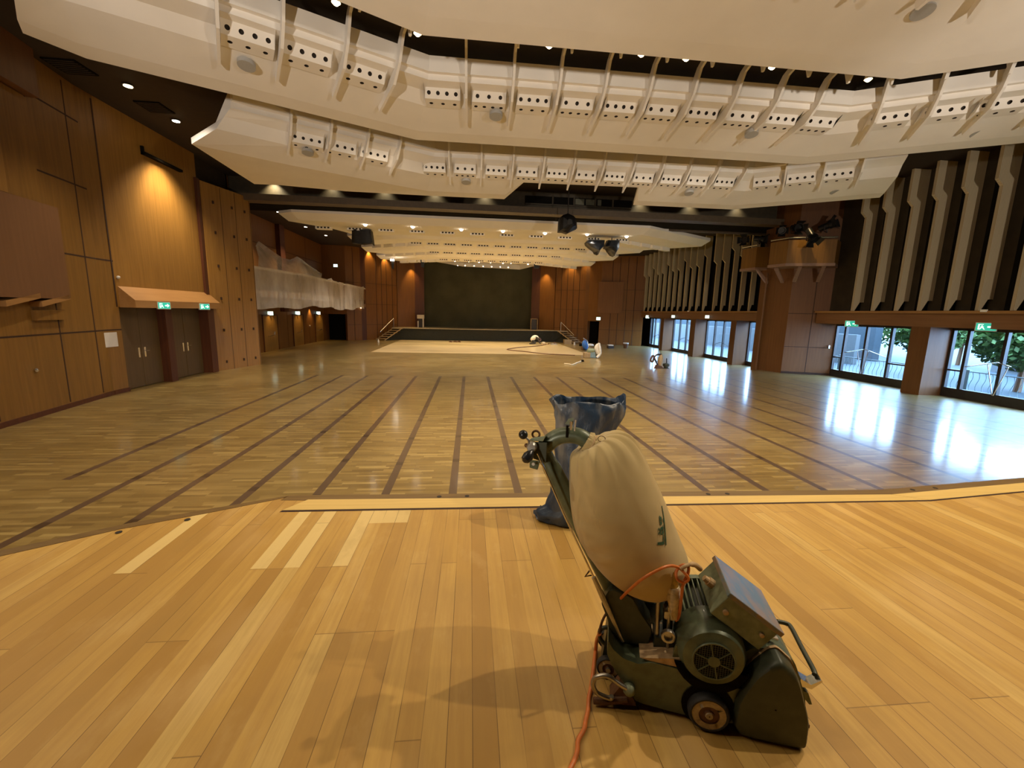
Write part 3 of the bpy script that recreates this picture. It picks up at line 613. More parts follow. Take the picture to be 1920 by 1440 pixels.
# A: nearest reflector
zA = 7.45; KAl, KAr = (-.86, 8.42), (8.42, 8.50)
profA = [(0, zA), (.42, zA+.05), (2.05, zA+.30), (2.35, zA+.48), (2.75, zA+.53), (2.8, zA+.92)]
La, Ra = plan(KAl, KAr, 7.0, 8.0)
vA = [(La, (WL.x, WL.y), 0), (KAl, KL, 0), (KAr, KR, 0), (Ra, (WR.x, WR.y), 0)]
refA = cloud('A', KAl, KAr, zA, profA, vA, 'nearest white ceiling reflector, filling the top right of the picture',
  [], [-.45+1.05*i for i in range(8)], [Vector((KAr[0]+dWR.x*s, KAr[1]+dWR.y*s, 0)) for s in (.30, 1.35, 2.4, 3.45, 4.5)], [], [(.08+1.05*i, .82) for i in range(7)]+[(7.45, .82)], [Vector((KAr[0]+dWR.x*s, KAr[1]+dWR.y*s, 0)) for s in (.83, 1.88, 2.93, 3.98)], [(1730, 20, zA+.2)],
  ribo=[(d+.66, z+.04) for d, z in RIB], box=[(d+.63, z+.04) for d, z in BOX])
for i, (px, py) in enumerate(((675, 20), (770, 66), (972, 88), (1073, 98), (1165, 107), (1252, 115), (1337, 124), (1432, 133), (1518, 143), (1592, 155), (1672, 158), (1773, 148), (1893, 138))):
    tip = ony(px, py, 9.05 if 780 < px < 1680 else (8.75 if px < 780 else 8.9)); V = WL if px < 780 else (WR if px > 1640 else Vector((0, -1, 0))); V = V.normalized(); S = Vector((-V.y, V.x, 0)); T = Vector(tip)
    m = MB(); m.prism([T-S*.02, T-V*.05-S*.02, T-V*.22+Vector((0, 0, .5))-S*.02, T+V*.30+Vector((0, 0, .5))-S*.02], S*.04, MT['whiteb']); m.build('rib_tail', refA)
# C: third reflector with the notch
zCc = 7.05; KCl, KCr = (-1.75, 17.42), (10.50, 17.20)
profC = [(0, zCc), (.45, zCc+.05), (1.45, zCc+.30), (1.74, zCc+.56), (2.08, zCc+.72), (2.12, zCc+1.15)]
def Cw(s, k): return ((KCl[0]+dWL.x*s, KCl[1]+dWL.y*s), (WL.x, WL.y), -k)
def Cc(x, k): return ((x, KCl[1]+(KCr[1]-KCl[1])*(x-KCl[0])/(KCr[0]-KCl[0])), (0, -1), k)
prof_notch = profC
Cend = [(-7.74, 17.02, zCc), (-7.63, 13.35, zCc+.02), (-6.75, 12.95, zCc+.30), (-6.45, 12.8, zCc+.56), (-6.2, 12.65, zCc+.72), (-6.1, 12.5, zCc+1.15)]
Cr_end = [(14.40+d*-.503, 14.62+d*-.864, z) for d, z in profC]
def notchcol(x, y, k):
    e = Cc(x, 0)[0]; pts = [Vector((e[0], e[1]-(d if i > 1 else 0), z)) for i, (d, z) in enumerate(profC)]
    pts[0] = Vector((x, y, zCc+.28)); pts[1] = Vector((x, y-.02, zCc+.275)); return pts
vC = [Cend, Cw(4.7, 2.05), Cw(2.6, 1.35), (KCl, KL, 0), Cc(1.25, 0), Cc(1.27, 0), notchcol(1.86, 16.1, 1), notchcol(6.05, 15.95, 1), Cc(6.40, 0), Cc(6.43, 0), (KCr, (-.30, -1), 0), Cr_end]
zc = zCc+.15
refC = cloud('C', KCl, KCr, zCc, profC, vC, 'third white ceiling reflector, notched in its lower edge just before the dark beam',
  [onz(*q, zc) for q in ((542, 282), (615, 295), (680, 310), (735, 323))], [-.74, .33, 1.39, 2.43, 3.46, 4.48, 5.52, 6.53, 7.5, 8.51, 9.5], [onz(*q, zc) for q in ((1467, 360), (1535, 357), (1603, 350))],
  [onz(*q, zc) for q in ((585, 270), (650, 285), (716, 297))], [(-1.25, .75)]+[(x+.52, .74) for x in (-.74, .33, 1.39, 2.43, 3.46, 4.48, 5.52, 6.53, 7.5, 8.51)], [onz(*q, zc) for q in ((1438, 350), (1503, 345), (1575, 338))],
  [(577, 286, zCc+.20), (874, 341, zCc+.20), (1292, 362, zCc+.16), (1566, 359, zCc+.16)],
  ribo=[(1.20, .10), (1.98, .40), (2.32, .72), (2.5, 1.1), (2.9, 1.28), (3.3, 1.3), (2.4, 1.35), (2.12, 1.1), (2.05, .75), (1.75, .55), (1.28, .26)], box=[(1.42, .28), (1.74, .34), (1.86, .60), (2.0, .66)], dWR=Vector((.834, -.552, 0)), WR=Vector((-.552, -.834, 0)))
# D..G: reflectors of the far half, opening the other way
def far_cloud(E0, E1, z, depth, wl, wr, lab, nb, rows=2.6, bw=.8, tail=.35):
    L = Vector((E0[0]-wl*.86, E0[1]+wl*.5, 0)); R = Vector((E1[0]+wr*.86, E1[1]+wr*.5, 0))
    prof = [(0, z+.26), (.55, z), (rows, z+.10), (depth, z+.22), (depth+.03, z+.5)]
    verts = [((L.x, L.y), (.5, .86), 0), (E0, (.27, 1), 0), (E1, (-.27, 1), 0), ((R.x, R.y), (-.5, .86), 0)]
    t = reflector('ceiling_reflector', verts, prof, lab)
    n = nb
    for i in range(n):
        x = E0[0]+.6+(E1[0]-E0[0]-1.2)*i/(n-1); m = MB(); m.box((x-bw/2, E0[1]+rows, z-.02), (x+bw/2, E0[1]+rows+.35, z+.14), MT['whiteb'])
        for k in range(4): m.box((x-bw/2+.1+k*.18, E0[1]+rows-.01, z+.02), (x-bw/2+.2+k*.18, E0[1]+rows, z+.1), MT['hole'])
        m.build('perforated_outlet', t)
    for sgn, E, wlen in ((-1, E0, wl), (1, E1, wr)):
        dv = Vector((sgn*.86, .5, 0)); nv = Vector((-sgn*.5, .86, 0)); k = int(wlen/1.05)
        for i in range(k):
            c = Vector((E[0], E[1], 0))+dv*(1.1+i*1.02)+nv*rows; m = MB()
            if c.x < -13.2 or c.x > 17: continue
            P = lambda a, b, h: c+dv*a+nv*b+Vector((0, 0, h))
            m.hexa([P(-.4, 0, z-.10), P(.4, 0, z-.10), P(.4, .3, z-.10), P(-.4, .3, z-.10), P(-.4, 0, z+.16), P(.4, 0, z+.16), P(.4, .3, z+.16), P(-.4, .3, z+.16)], MT['whiteb']); m.build('perforated_outlet', t)
    return t
refD = far_cloud((-8.6, 22.4), (9.3, 22.4), 6.98, 5.4, .9, 5.8, 'first white reflector beyond the dark beam, its right tip reaching past the far slats', 11)
refE = far_cloud((-4.2, 26.9), (8.0, 26.9), 7.02, 4.8, 4.2, 4.6, 'second white reflector beyond the dark beam', 11)
refF = far_cloud((-3.4, 31.4), (7.2, 31.4), 7.06, 4.8, 5.6, 5.2, 'third white reflector beyond the dark beam', 10)
refG = far_cloud((-3.0, 36.2), (6.6, 36.2), 7.10, 5.2, 6.0, 5.4, 'farthest white reflector, in front of the far stage opening', 9)
# ================================================================== LAMPS
def bulb(loc, label, group, r=.055, mat=None, name='spotlight', d=(0, 0, -1)):
    t = thing(name, tuple(loc), label, 'spotlight', group); p = Vector(loc); d = Vector(d).normalized()
    m = MB(); m.lathe(p-d*.12, d, [(0, r*.9), (.10, r*1.25), (.12, r*1.3), (.11, r*1.05), (.07, r*.9)], MT['whiteb'], 16); m.build('housing', t, smooth=True)
    m = MB(); m.ball(p-d*.01, r, mat or MT['lamp'], 14, 8); m.build('lens', t, smooth=True); return t
LIP = [(630, 2), (783, 60), (1030, 83), (1203, 99), (1287, 107), (1448, 123), (1628, 146)]
lip_pts = []
for i, q in enumerate(LIP):
    p = onz(q[0], q[1]+3, zA+.10); lip_pts.append(p); bulb(p, 'glowing spotlight behind the lip of the nearest reflector, %s from the left' % ORD[i], 'spotlights behind the nearest reflector')
DL = [(685, 420), (774, 424), (865, 429), (943, 432), (1022, 436), (1101, 438), (1175, 442)]
d_pts = []
for i, q in enumerate(DL):
    p = onz(q[0], q[1]+1, 7.0); d_pts.append(p); bulb(p, 'small glowing downlight in the first reflector beyond the beam, %s from the left' % ORD[i], 'downlights beyond the beam', .10, MT['lampw'])
for (px, py), z, lb in (((240, 160), ZC, 'yellow downlight in the dark ceiling above the left wall'), ((330, 226), ZC, 'white downlight in the dark ceiling left of the third reflector'), ((522, 397), ZC, 'downlight in the dark soffit over the balcony, nearest the beam'), ((573, 425), ZC, 'downlight in the dark soffit over the middle of the balcony'), ((611, 441), ZC, 'downlight in the dark soffit over the far end of the balcony')):
    p = onz(px, py, z-.02); t = thing('downlight', tuple(p), lb, 'downlight'); m = MB(); m.lathe(p+Vector((0, 0, -.02)), (0, 0, 1), [(0, .13), (.02, .13)], MT['frame'], 20); m.build('trim_ring', t); m = MB(); m.disc(p+Vector((0, 0, -.03)), (0, 0, 1), .10, MT['lamp'] if px == 240 else MT['lampw'], .02); m.build('lens', t)
for (px, py), sx, lb in (((132, 125), .75, 'dark rectangular air vent in the ceiling, nearer the camera, left side'), ((290, 201), .7, 'dark rectangular air vent in the ceiling beside the white downlight')):
    p = onz(px, py, ZC-.01); t = thing('air_vent', tuple(p), lb, 'vent'); m = MB(); m.box((p.x-sx/2, p.y-.35, ZC-.03), (p.x+sx/2, p.y+.35, ZC), MT['black']); m.build('frame', t)
    m = MB()
    for k in range(7): m.box((p.x-sx/2+.04, p.y-.32+k*.095, ZC-.04), (p.x+sx/2-.04, p.y-.29+k*.095, ZC-.03), MT['darkceil'])
    m.build('louvre', t)
# truss with small lamps and the canopy over the far stage
ty = 41.5
tr = thing('lighting_bar', tuple(ony(900, 488, ty)), 'long thin dark lighting bar hung across in front of the far stage opening', 'lighting bar')
a = ony(797, 484.5, ty); b = ony(1003, 493.5, ty)
m = MB(); m.tube([a, b], .045, MT['frame'], 8); m.build('bar', tr)
for k in range(9):
    p = a.lerp(b, (k+.5)/9); m = MB(); m.tube([p, (p.x, p.y, 7.36)], .02, MT['frame'], 6); m.build('hanger', tr)
for i, px in enumerate((819, 832, 853, 879, 898, 920, 943, 958, 990)):
    p = ony(px, 487+(px-795)*.042, ty-.1); bulb(p, 'small warm lamp on the lighting bar before the far stage, %s from the left' % ORD[i], 'lamps on the lighting bar', .05 if i % 2 else .075, MT['lampw'])
m = MB(); cy = 46.8
pl_ = [ony(797, 487, cy-1.5), ony(868, 499, cy), ony(975, 505, cy), ony(1003, 498, cy-1.5)]
top = [Vector((p.x, p.y+.0, 8.45)) for p in pl_]
for i in range(3): m.hexa([pl_[i], pl_[i+1], pl_[i+1]+Vector((0, .4, 0)), pl_[i]+Vector((0, .4, 0)), top[i], top[i+1], top[i+1]+Vector((0, .4, 0)), top[i]+Vector((0, .4, 0))], MT['whiteb'])
m.build('stage_canopy', label='pale fascia above the far stage opening', cat='fascia')
for i, px in enumerate((858, 872, 889, 906, 922, 938, 953)):
    p = ony(px, 497.5+(px-858)*.04, cy-.7 if False else cy-.16); bulb(p, 'tiny warm light in the fascia above the far stage opening, %s from the left' % ORD[i], 'lights in the stage fascia', .045, MT['lampw'], d=(0, -1, -.3))

# ================================================================== EXIT SIGNS
def exit_sign(c, u, label, w=.36, h=.19, far=False, nrm=None, depth=.06):
    """u = direction of the text on the wall, c = centre of the face"""
    c = Vector(c); u = Vector(u).normalized(); up = Vector((0, 0, 1)); n = u.cross(up).normalized() if nrm is None else Vector(nrm).normalized()
    t = thing('exit_sign', tuple(c), label, 'exit sign', 'green exit signs')
    P = lambda a, b, d=0: c+u*a+up*b+n*d
    m = MB(); m.hexa([P(-w/2-.02, -h/2-.02, -depth), P(w/2+.02, -h/2-.02, -depth), P(w/2+.02, -h/2-.02, -.004), P(-w/2-.02, -h/2-.02, -.004), P(-w/2-.02, h/2+.02, -depth), P(w/2+.02, h/2+.02, -depth), P(w/2+.02, h/2+.02, -.004), P(-w/2-.02, h/2+.02, -.004)], MT['paper']); m.build('housing', t)
    m = MB(); m.face([P(-w/2, -h/2), P(w/2, -h/2), P(w/2, h/2), P(-w/2, h/2)], MT['signfar'] if far else MT['signg']); m.build('lit_face', t)
    if not far:
        m = MB(); e = .004; q = lambda pts: m.face([P(a*w, b*h, e) for a, b in pts], MT['signw'])
        q([(.22, .10), (.22, -.10), (.06, -.10), (.06, .10)][::-1]); q([(.44, 0), (.25, .32), (.25, -.32)][::-1])      # arrow
        q([(-.40, .36), (-.14, .36), (-.14, .28), (-.32, .28), (-.32, -.36), (-.40, -.36)][::-1])                        # door
        q([(-.24, .18), (-.17, .18), (-.17, .04), (-.24, .04)][::-1]); q([(-.28, .02), (-.10, .02), (-.14, -.12), (-.26, -.12)][::-1])
        q([(-.26, -.12), (-.20, -.12), (-.28, -.36), (-.34, -.36)][::-1]); q([(-.18, -.12), (-.13, -.12), (-.04, -.34), (-.10, -.36)][::-1])
        m.build('running_figure', t)
for px, py, lb in ((308, 573, 'green lit exit sign on the porch edge between the two brown double doors'), (384, 575, 'green lit exit sign at the far end of the porch, by the studded pier')):
    p = onx(px, py, -10.16); exit_sign(p, (0, -1, 0) if False else (.35, .94, 0), lb, .38, .20, nrm=(.94, -.35, 0))
for px, py, lb in ((1597, 607, 'green exit sign over the glass doors beside the corner column'), (1849, 613, 'green exit sign over the glass doors at the right edge')):
    p = onx(px, py, 16.86); exit_sign(p, (-.25, -.97, 0) if False else (.6, -.8, 0), lb, .46, .24, nrm=(-.8, -.6, 0))
for px, py, lb in ((507, 587.5, 'first from the camera of the three pale exit signs over the doors under the balcony'), (558, 587, 'middle of the three pale exit signs over the doors under the balcony'), (597, 587, 'farthest of the three pale exit signs over the doors under the balcony')):
    p = onx(px, py, -13.7); exit_sign(p, (.5, .86, 0), lb, .40, .24, True, (.86, -.5, 0))
exit_sign(ony(629, 498, 42.2), (1, 0, 0), 'small pale exit sign high on the back wall above the balcony end', .36, .24, True, (0, -1, 0))
exit_sign(ony(1122, 597.5, 42.9), (1, 0, 0), 'pale exit sign over the open dark doorway right of the far stage', .42, .28, True, (0, -1, 0))
exit_sign(onx(1214, 594, 16.86), (.6, -.8, 0), 'pale exit sign over the farthest dim glass door', .36, .26, True, (-.8, -.6, 0))
exit_sign(onx(1263, 593.5, 16.86), (.6, -.8, 0), 'pale exit sign over the second farthest glass door', .36, .2, True, (-.8, -.6, 0))
exit_sign(onx(1327, 594, 16.86), (.6, -.8, 0), 'pale exit sign over the glass door in the middle of the far group', .36, .2, True, (-.8, -.6, 0))
for px, py, lb in ((1291, 583.5, 'small white sensor on the far ledge over the glass doors'), (1847, 586, 'small white sensor on the near ledge under the slats')):
    p = onx(px, py, 16.8); m = MB(); m.box((p.x-.04, p.y-.05, 3.11), (p.x+.02, p.y+.12, 3.19), MT['whiteb']); m.build('ledge_sensor', label=lb, cat='sensor')

# ================================================================== BALCONY
bx = -9.9
bal = thing('balcony', (-12, 32, 2.9), 'long balcony on the far left wall, wrapped in translucent plastic sheeting', 'balcony')
m = MB(); m.prism([(-13.8, 21.8, 2.9), (-10.7, 21.8, 2.9), (bx, 26.5, 2.9), (bx, 42.2, 2.9), (-13.8, 42.2, 2.9)], (0, 0, .30), MT['panel3']); m.build('balcony_slab', bal)
m = MB(); m.prism([(-10.75, 21.9, 3.55), (-10.70, 21.9, 3.55), (bx-.03, 26.5, 3.55), (bx-.03, 42.1, 3.55), (bx-.10, 42.1, 3.55), (bx-.10, 26.5, 3.55)], (0, 0, 1.02), MT['column']); m.prism([(-10.78, 21.9, 4.57), (-10.66, 21.9, 4.57), (bx+.02, 26.5, 4.57), (bx+.02, 42.15, 4.57), (bx-.14, 42.15, 4.57), (bx-.14, 26.5, 4.57)], (0, 0, .07), MT['whiteb']); m.box((-13.7, 42.05, 3.2), (bx, 42.12, 4.6), MT['column']); m.build('parapet', bal)
for k in range(26):
    y = 22.1+k*.42; x = -10.70+(.8)*min(1, (y-21.9)/4.6)-.02
    m = MB(); m.box((x-.03, y, 3.20), (x+.03, y+.14, 3.56), MT['whiteb']); m.build('baluster', bal)
# sheeting: front curtain and the loose crest thrown back over the rail
def curtain(pts_top, z1, ripple, mat, n=90, rows=10, seed=1):
    rnd = random.Random(seed); L = [0]
    P = [Vector(p) for p in pts_top]
    for a, b in zip(P[:-1], P[1:]): L.append(L[-1]+(b-a).length)
    ph = [rnd.uniform(0, 6.28) for _ in range(6)]; rings = []
    for j in range(rows+1):
        row = []
        for i in range(n+1):
            s = L[-1]*i/n; k = max(q for q in range(len(P)-1) if L[q] <= s+1e-9); t = (s-L[k])/(L[k+1]-L[k]); p = P[k].lerp(P[k+1], t)
            d = (P[k+1]-P[k]); nn = Vector((d.y, -d.x, 0)).normalized(); v = j/rows
            w = ripple*v*(math.sin(s*2.1+ph[0])+.6*math.sin(s*5.3+ph[1]+v)+.4*math.sin(s*9.7+ph[2]))
            zb = z1+.09*math.sin(s*.55+ph[3])+.06*math.sin(s*1.7+ph[4])
            row.append(p+nn*(.05+w)+Vector((0, 0, (zb-p.z)*v)))
        rings.append(row)
    return rings
sh = thing('plastic_sheeting', (-10, 30, 2.7), 'wrinkled translucent plastic sheet draped over the balcony parapet', 'plastic sheet')
m = MB(); m.loft(curtain([(-10.62, 22.0, 4.68), (bx+.06, 26.5, 4.68), (bx+.06, 41.2, 4.68), (bx-.5, 42.5, 4.62), (-12.0, 42.6, 4.6)], 2.72, .05, MT['sheet'], 150, 10, 3), MT['sheet'], False, False); m.build('front_drape', sh, smooth=80)
m = MB()
crest = [(482, 497, 455), (497, 499, 470), (512, 500, 478), (530, 501, 484), (545, 501, 487), (558, 501, 481), (566, 503, 486), (580, 507, 497), (592, 510, 506), (602, 513, 512.5)]
rw = [[], [], [], []]
for px, yb, yt in crest:
    y = onx(px, yb, bx).y if px > 560 else onx(px, yb, -10.7+.8*(px-482)/78).y
    xf = bx+.04 if px > 560 else -10.66+.8*(px-482)/78
    pb = Vector((xf, y, 4.68)); tb = ony(px, yt, y+1.0)
    for j, v in enumerate((0, .35, .7, 1)):
        q = pb.lerp(tb, v); q += Vector((.06*math.sin(px*.3+j*2), 0, .10*math.sin(v*PI))); rw[j].append(q)
m.loft(rw, MT['sheet'], False, False); m.build('upper_sheet', sh, smooth=80)
m = MB(); rw = [[], []]
for px, yt in ((485, 452), (495, 459), (507, 468), (520, 477), (528, 482)):
    y = 24+(px-482)*.05; a = ony(px, yt, y+1.8); rw[0].append(a); rw[1].append(a+Vector((-.2, 0, -.28)))
m.loft(rw, MT['sheet'], False, False); m.build('stacked_sheet_edge', sh)
m = MB()
for (p0, h, w) in (((624, 521), 7, 11), ((683, 530), 4, 8)):
    y = onx(*p0, bx).y; rings = []
    for j in range(5):
        rings.append([Vector((bx-.15+.16*math.cos(k*1.047+j)+.1*math.cos(j), y+(k/5-.5)*w*y/FPX*1.6, 4.62+j/4*h*y/FPX*(1-.7*abs(k/5-.5)*2 if True else 1))) for k in range(6)])
    m.loft(rings, MT['dustbag'], False, False)
m.build('bunched_fold', sh, smooth=80)
for px, i in ((497, 1), (554, 2), (616, 3)):
    p = onz(px, 572+(px-484)*.03, 2.86); bulb(Vector((-10.6, p.y, 2.86)), 'small lamp on the underside edge of the balcony, %s from the camera' % ORD[i-1], 'lamps under the balcony', .07, MT['lampw'])
# doors under the balcony
def single_door(idx, y0, y1, label):
    d = thing('door_%d' % idx, (-13.8, (y0+y1)/2, ZF), label, None, None, 'structure')
    m = MB(); m.box((-13.82, y0-.08, ZF), (-13.74, y0, 2.2), MT['red']); m.box((-13.82, y1, ZF), (-13.74, y1+.08, 2.2), MT['red']); m.box((-13.82, y0-.08, 2.12), (-13.74, y1+.08, 2.2), MT['red']); m.build('door_frame', d)
    m = MB(); m.box((-13.82, y0, ZF), (-13.77, y1, 2.12), MT['panel2']); m.build('door_leaf', d)
    m = MB(); m.tube([(-13.77, y0+.6, .72), (-13.66, y0+.6, .72), (-13.66, y0+1.3, .80), (-13.66, y0+1.35, 1.0)], .03, MT['chrome'], 8); m.build('lever_handle', d)
single_door(3, 30.1, 32.2, 'nearest wooden door under the balcony'); single_door(4, 35.0, 37.0, 'middle wooden door under the balcony'); single_door(5, 39.8, 41.8, 'farthest wooden door under the balcony')
m = MB(); m.ball(onx(581, 611, -13.76), .07, MT['paper'], 8, 6); m.build('wall_alarm', label='small round alarm on the wall between doors under the balcony', cat='alarm')

# ================================================================== HANGING, WRAPPED EQUIPMENT
def cloth_box(name, label, px0, px1, py0, py1, Y, depth, mat, wav=.05, cat='covered equipment', ceil=None, jag=.1, seed=0):
    rnd = random.Random(seed); a = ony(px0, py0, Y); b = ony(px1, py1, Y); w, h = b.x-a.x, a.z-b.z; cx, cz = (a.x+b.x)/2, b.z
    t = thing(name, (cx, Y, a.z), label, cat); rings = []
    n = 28
    for j in range(8):
        v = j/7; row = []
        for k in range(n):
            an = 2*PI*k/n; c, s = math.cos(an), math.sin(an); q = 1/max(abs(c), abs(s)); sc = (.90+.10*v)
            r = 1+wav*math.sin(an*9+seed)*v
            row.append(Vector((cx+w/2*c*q*sc*r, Y+depth/2+depth/2*s*q*r, a.z-h*v+(jag*rnd.uniform(-1, .4) if j == 7 else 0))))
        rings.append(row)
    m = MB(); m.loft(rings, mat); m.build('cover', t, smooth=50)
    m = MB(); m.tube([(cx, Y+depth/2, a.z-.1), (cx, Y+depth/2, ceil or ZC)], .03, MT['frame'], 6); m.build('suspension', t); return t
cloth_box('covered_projector', 'black cloth-wrapped box hanging below the far reflectors, left of centre', 657, 697, 429, 455, 25, .7, MT['cloth'], .03, ceil=6.97, seed=2)
def faceted_wrap(name, label, outline, Y, depth, mat, ceil, cat='covered equipment', hang=None):
    pts = [ony(px, py, Y) for px, py in outline]; c = sum(pts, Vector())/len(pts); t = thing(name, tuple(c), label, cat); rnd = random.Random(len(outline))
    back = [p.lerp(c, .25)+Vector((0, depth, 0)) for p in pts]; mid = [p.lerp(c, -.03)+Vector((0, depth*.45+rnd.uniform(-.05, .05), 0)) for p in pts]; fr = [p.lerp(c, .28)+Vector((0, -depth*.35+rnd.uniform(-.06, .06), rnd.uniform(-.04, .04))) for p in pts]
    m = MB(); m.loft([[p.lerp(c, .7)+Vector((rnd.uniform(-.03, .03), -depth*.5, 0)) for p in pts], fr, pts, mid, back], mat); m.build('cover', t)
    x, z = (hang or (c.x, max(p.z for p in pts))); m = MB(); m.tube([(x, Y+depth*.3, z-.05), (x, Y+depth*.3, ceil)], .025, MT['frame'], 6); m.build('suspension', t); return t
faceted_wrap('covered_lamp', 'black wrapped lamp hanging on a cable before the cross beam, just right of centre', [(1050, 408), (1056, 403), (1065, 400), (1076, 405), (1081, 411), (1082, 428), (1073, 432), (1064, 437), (1055, 434), (1048, 434)], 19.6, .7, MT['cloth'], ZC, hang=(ony(1065, 400, 19.8).x, ony(1065, 400, 19.8).z))
faceted_wrap('covered_speaker', 'left of two pointed blue-black wrapped speakers under the far reflectors', [(1099, 455), (1105, 449), (1134, 450), (1133, 461), (1126, 468), (1122, 477), (1119, 471), (1108, 463)], 24, .8, MT['bluewrap'], 7.0)
faceted_wrap('covered_speaker', 'right of two pointed blue-black wrapped speakers under the far reflectors', [(1135, 462), (1141, 450), (1162, 450), (1160, 466), (1155, 474), (1152, 480), (1144, 470), (1141, 464)], 24, .8, MT['bluewrap'], 7.0)
for (x0, x1, y0, y1, Y, lb, wh) in ((733, 739, 489, 504, 38, 'small black loudspeaker with a white lamp on top, hung before the left back wall', 1), (788, 796, 486, 501, 40, 'dark hung loudspeaker at the left corner of the far stage opening', 0), (1001, 1012, 491, 503, 40, 'dark hung loudspeaker at the right corner of the far stage opening', 0)):
    a = ony(x0, y0, Y); b = ony(x1, y1, Y); t = thing('hung_loudspeaker', (a.x, Y, a.z), lb, 'loudspeaker'); m = MB()
    m.hexa([(a.x+.08, Y, b.z), (b.x-.05, Y, b.z), (b.x-.1, Y+.5, b.z), (a.x+.1, Y+.5, b.z), (a.x, Y, a.z), (b.x, Y, a.z), (b.x-.05, Y+.5, a.z), (a.x+.05, Y+.5, a.z)], MT['bluewrap'] if not wh else MT['blackpl']); m.build('cabinet', t, bevel=.02)
    m = MB(); m.tube([((a.x+b.x)/2, Y+.2, a.z-.05), ((a.x+b.x)/2, Y+.2, 7.02 if not wh else 7.05)], .03, MT['frame'], 6); m.build('suspension', t)
    if wh: m = MB(); m.box((a.x-.05, Y-.1, a.z), (b.x, Y+.2, a.z+.14), MT['lampw']); m.build('lamp', t)
# spotlight balconies on the corner column
def col_box(name, label, pts, zb, zt, struts, close):
    t = thing(name, (pts[0].x, pts[0].y, zb), label, 'spotlight balcony'); P = [Vector((p.x, p.y, 0)) for p in pts]+[Vector((*c, 0)) for c in close]
    m = MB(); m.prism([p+Vector((0, 0, zb+.12)) for p in P], (0, 0, zt-zb-.12), MT['panel']); m.build('box', t)
    c = sum(P, Vector())/len(P); m = MB(); m.prism([p+(p-c).normalized()*(.04 if i < len(pts) else 0)+Vector((0, 0, zb)) for i, p in enumerate(P)], (0, 0, .13), MT['strut']); m.build('bottom_rim', t)
    for (a, b) in struts:
        m = MB(); d = (Vector(b)-Vector(a)); s = Vector((.10, 0, 0)); u = Vector((0, 0, .10))
        m.hexa([Vector(a)-s, Vector(a)+s, Vector(b)+s, Vector(b)-s, Vector(a)-s+u, Vector(a)+s+u, Vector(b)+s+u, Vector(b)-s+u], MT['strut']); m.build('strut', t)
    m = MB(); tp = [p+Vector((0, 0, zt+.10)) for p in P[:len(pts)]]; m.tube(tp, .035, MT['steel'], 8)
    m.build('top_rail', t)
    return t
v1, v2, v3 = ony(1440, 502, 20.35), ony(1473, 499, 19.45), ony(1564, 496.5, 18.75); zb_ = v2.z; zt_ = ony(1478, 450, 19.45).z
col_box('spotlight_balcony', 'larger wooden balcony box with three light struts on the corner column', [v1, v2, v3], zb_, zt_,
    [(ony(1455, 506, 20.2)+Vector((0, 0, 0)), ony(1467, 531, 20.6)), (ony(1500, 502, 19.4), ony(1489, 529, 19.95)), (ony(1545, 500, 19.0), ony(1533, 529, 19.6))], [(17.6, 19.5), (15.85, 20.2), (15.66, 21.0)])
w1, w2 = ony(1388, 509, 22.9), ony(1415, 506, 21.9)
col_box('spotlight_balcony', 'smaller wooden balcony box with one light strut, on the far side of the corner column', [w1, w2], w2.z, ony(1418, 463, 21.9).z, [(ony(1421, 509, 21.8), ony(1438, 532, 21.6))], [(15.66, 21.8), (15.66, 22.9)])
def fixture(px, py, Y, s, rot, label, tilt=-.5):
    c = ony(px, py, Y); t = thing('stage_spotlight', tuple(c), label, 'stage spotlight', 'black spotlights on the corner column'); d = Vector((math.sin(rot), -math.cos(rot), tilt)).normalized()
    m = MB(); m.lathe(c-d*s*.6, d, [(0, s*.18), (.05*s, s*.28), (s*.8, s*.30), (s*.85, s*.38), (s*1.25, s*.42), (s*1.25, s*.34), (s*1.0, s*.30)], MT['blackpl'], 16); m.build('lamp_body', t, smooth=True)
    side = d.cross(Vector((0, 0, 1))).normalized(); m = MB(); m.tube([c+side*s*.4, c+side*s*.42-Vector((0, 0, s*.5)), c-side*s*.42-Vector((0, 0, s*.5)), c-side*s*.4], s*.05, MT['frame'], 6); m.build('yoke', t)
    m = MB(); e = c+d*s*.5; up = side.cross(d)
    for a, b in ((side, up), (-side, up), (up, side), (-up, side)): m.hexa([e+a*s*.36-b*s*.3, e+a*s*.36+b*s*.3, e+a*s*.62+b*s*.4+d*s*.35, e+a*s*.62-b*s*.4+d*s*.35]+[q+d*.01 for q in (e+a*s*.36-b*s*.3, e+a*s*.36+b*s*.3, e+a*s*.62+b*s*.4+d*s*.35, e+a*s*.62-b*s*.4+d*s*.35)], MT['blackpl'])
    m.build('barn_door', t)
for px, py, Y, s, rt, tl, lb in ((1398, 450, 22.6, .46, -.9, -.1, 'black spotlight lying at the left on the smaller balcony box'), (1424, 448, 22.1, .46, .8, -.2, 'black spotlight at the right on the smaller balcony box'), (1465, 431, 20.4, .42, -.5, -.3, 'leftmost black spotlight on the larger balcony box'), (1492, 427, 19.8, .5, -.2, -.2, 'second spotlight from the left on the larger balcony box'), (1521, 440, 18.6, .52, .1, -1.3, 'downward-pointing spotlight in front of the larger balcony box'), (1549, 424, 19.2, .5, .6, .35, 'rightmost black spotlight on the larger balcony box, tilted up')):
    fixture(px, py, Y, s, rt, lb, tl)
# curved ramp-like pale facet behind far reflector omitted; plain olive wall panel beyond the beam
m = MB(); m.box((10.2, 23.2, 7.3), (17.4, 23.35, ZC), MT['beam2']); m.build('trim_11', kind='structure')

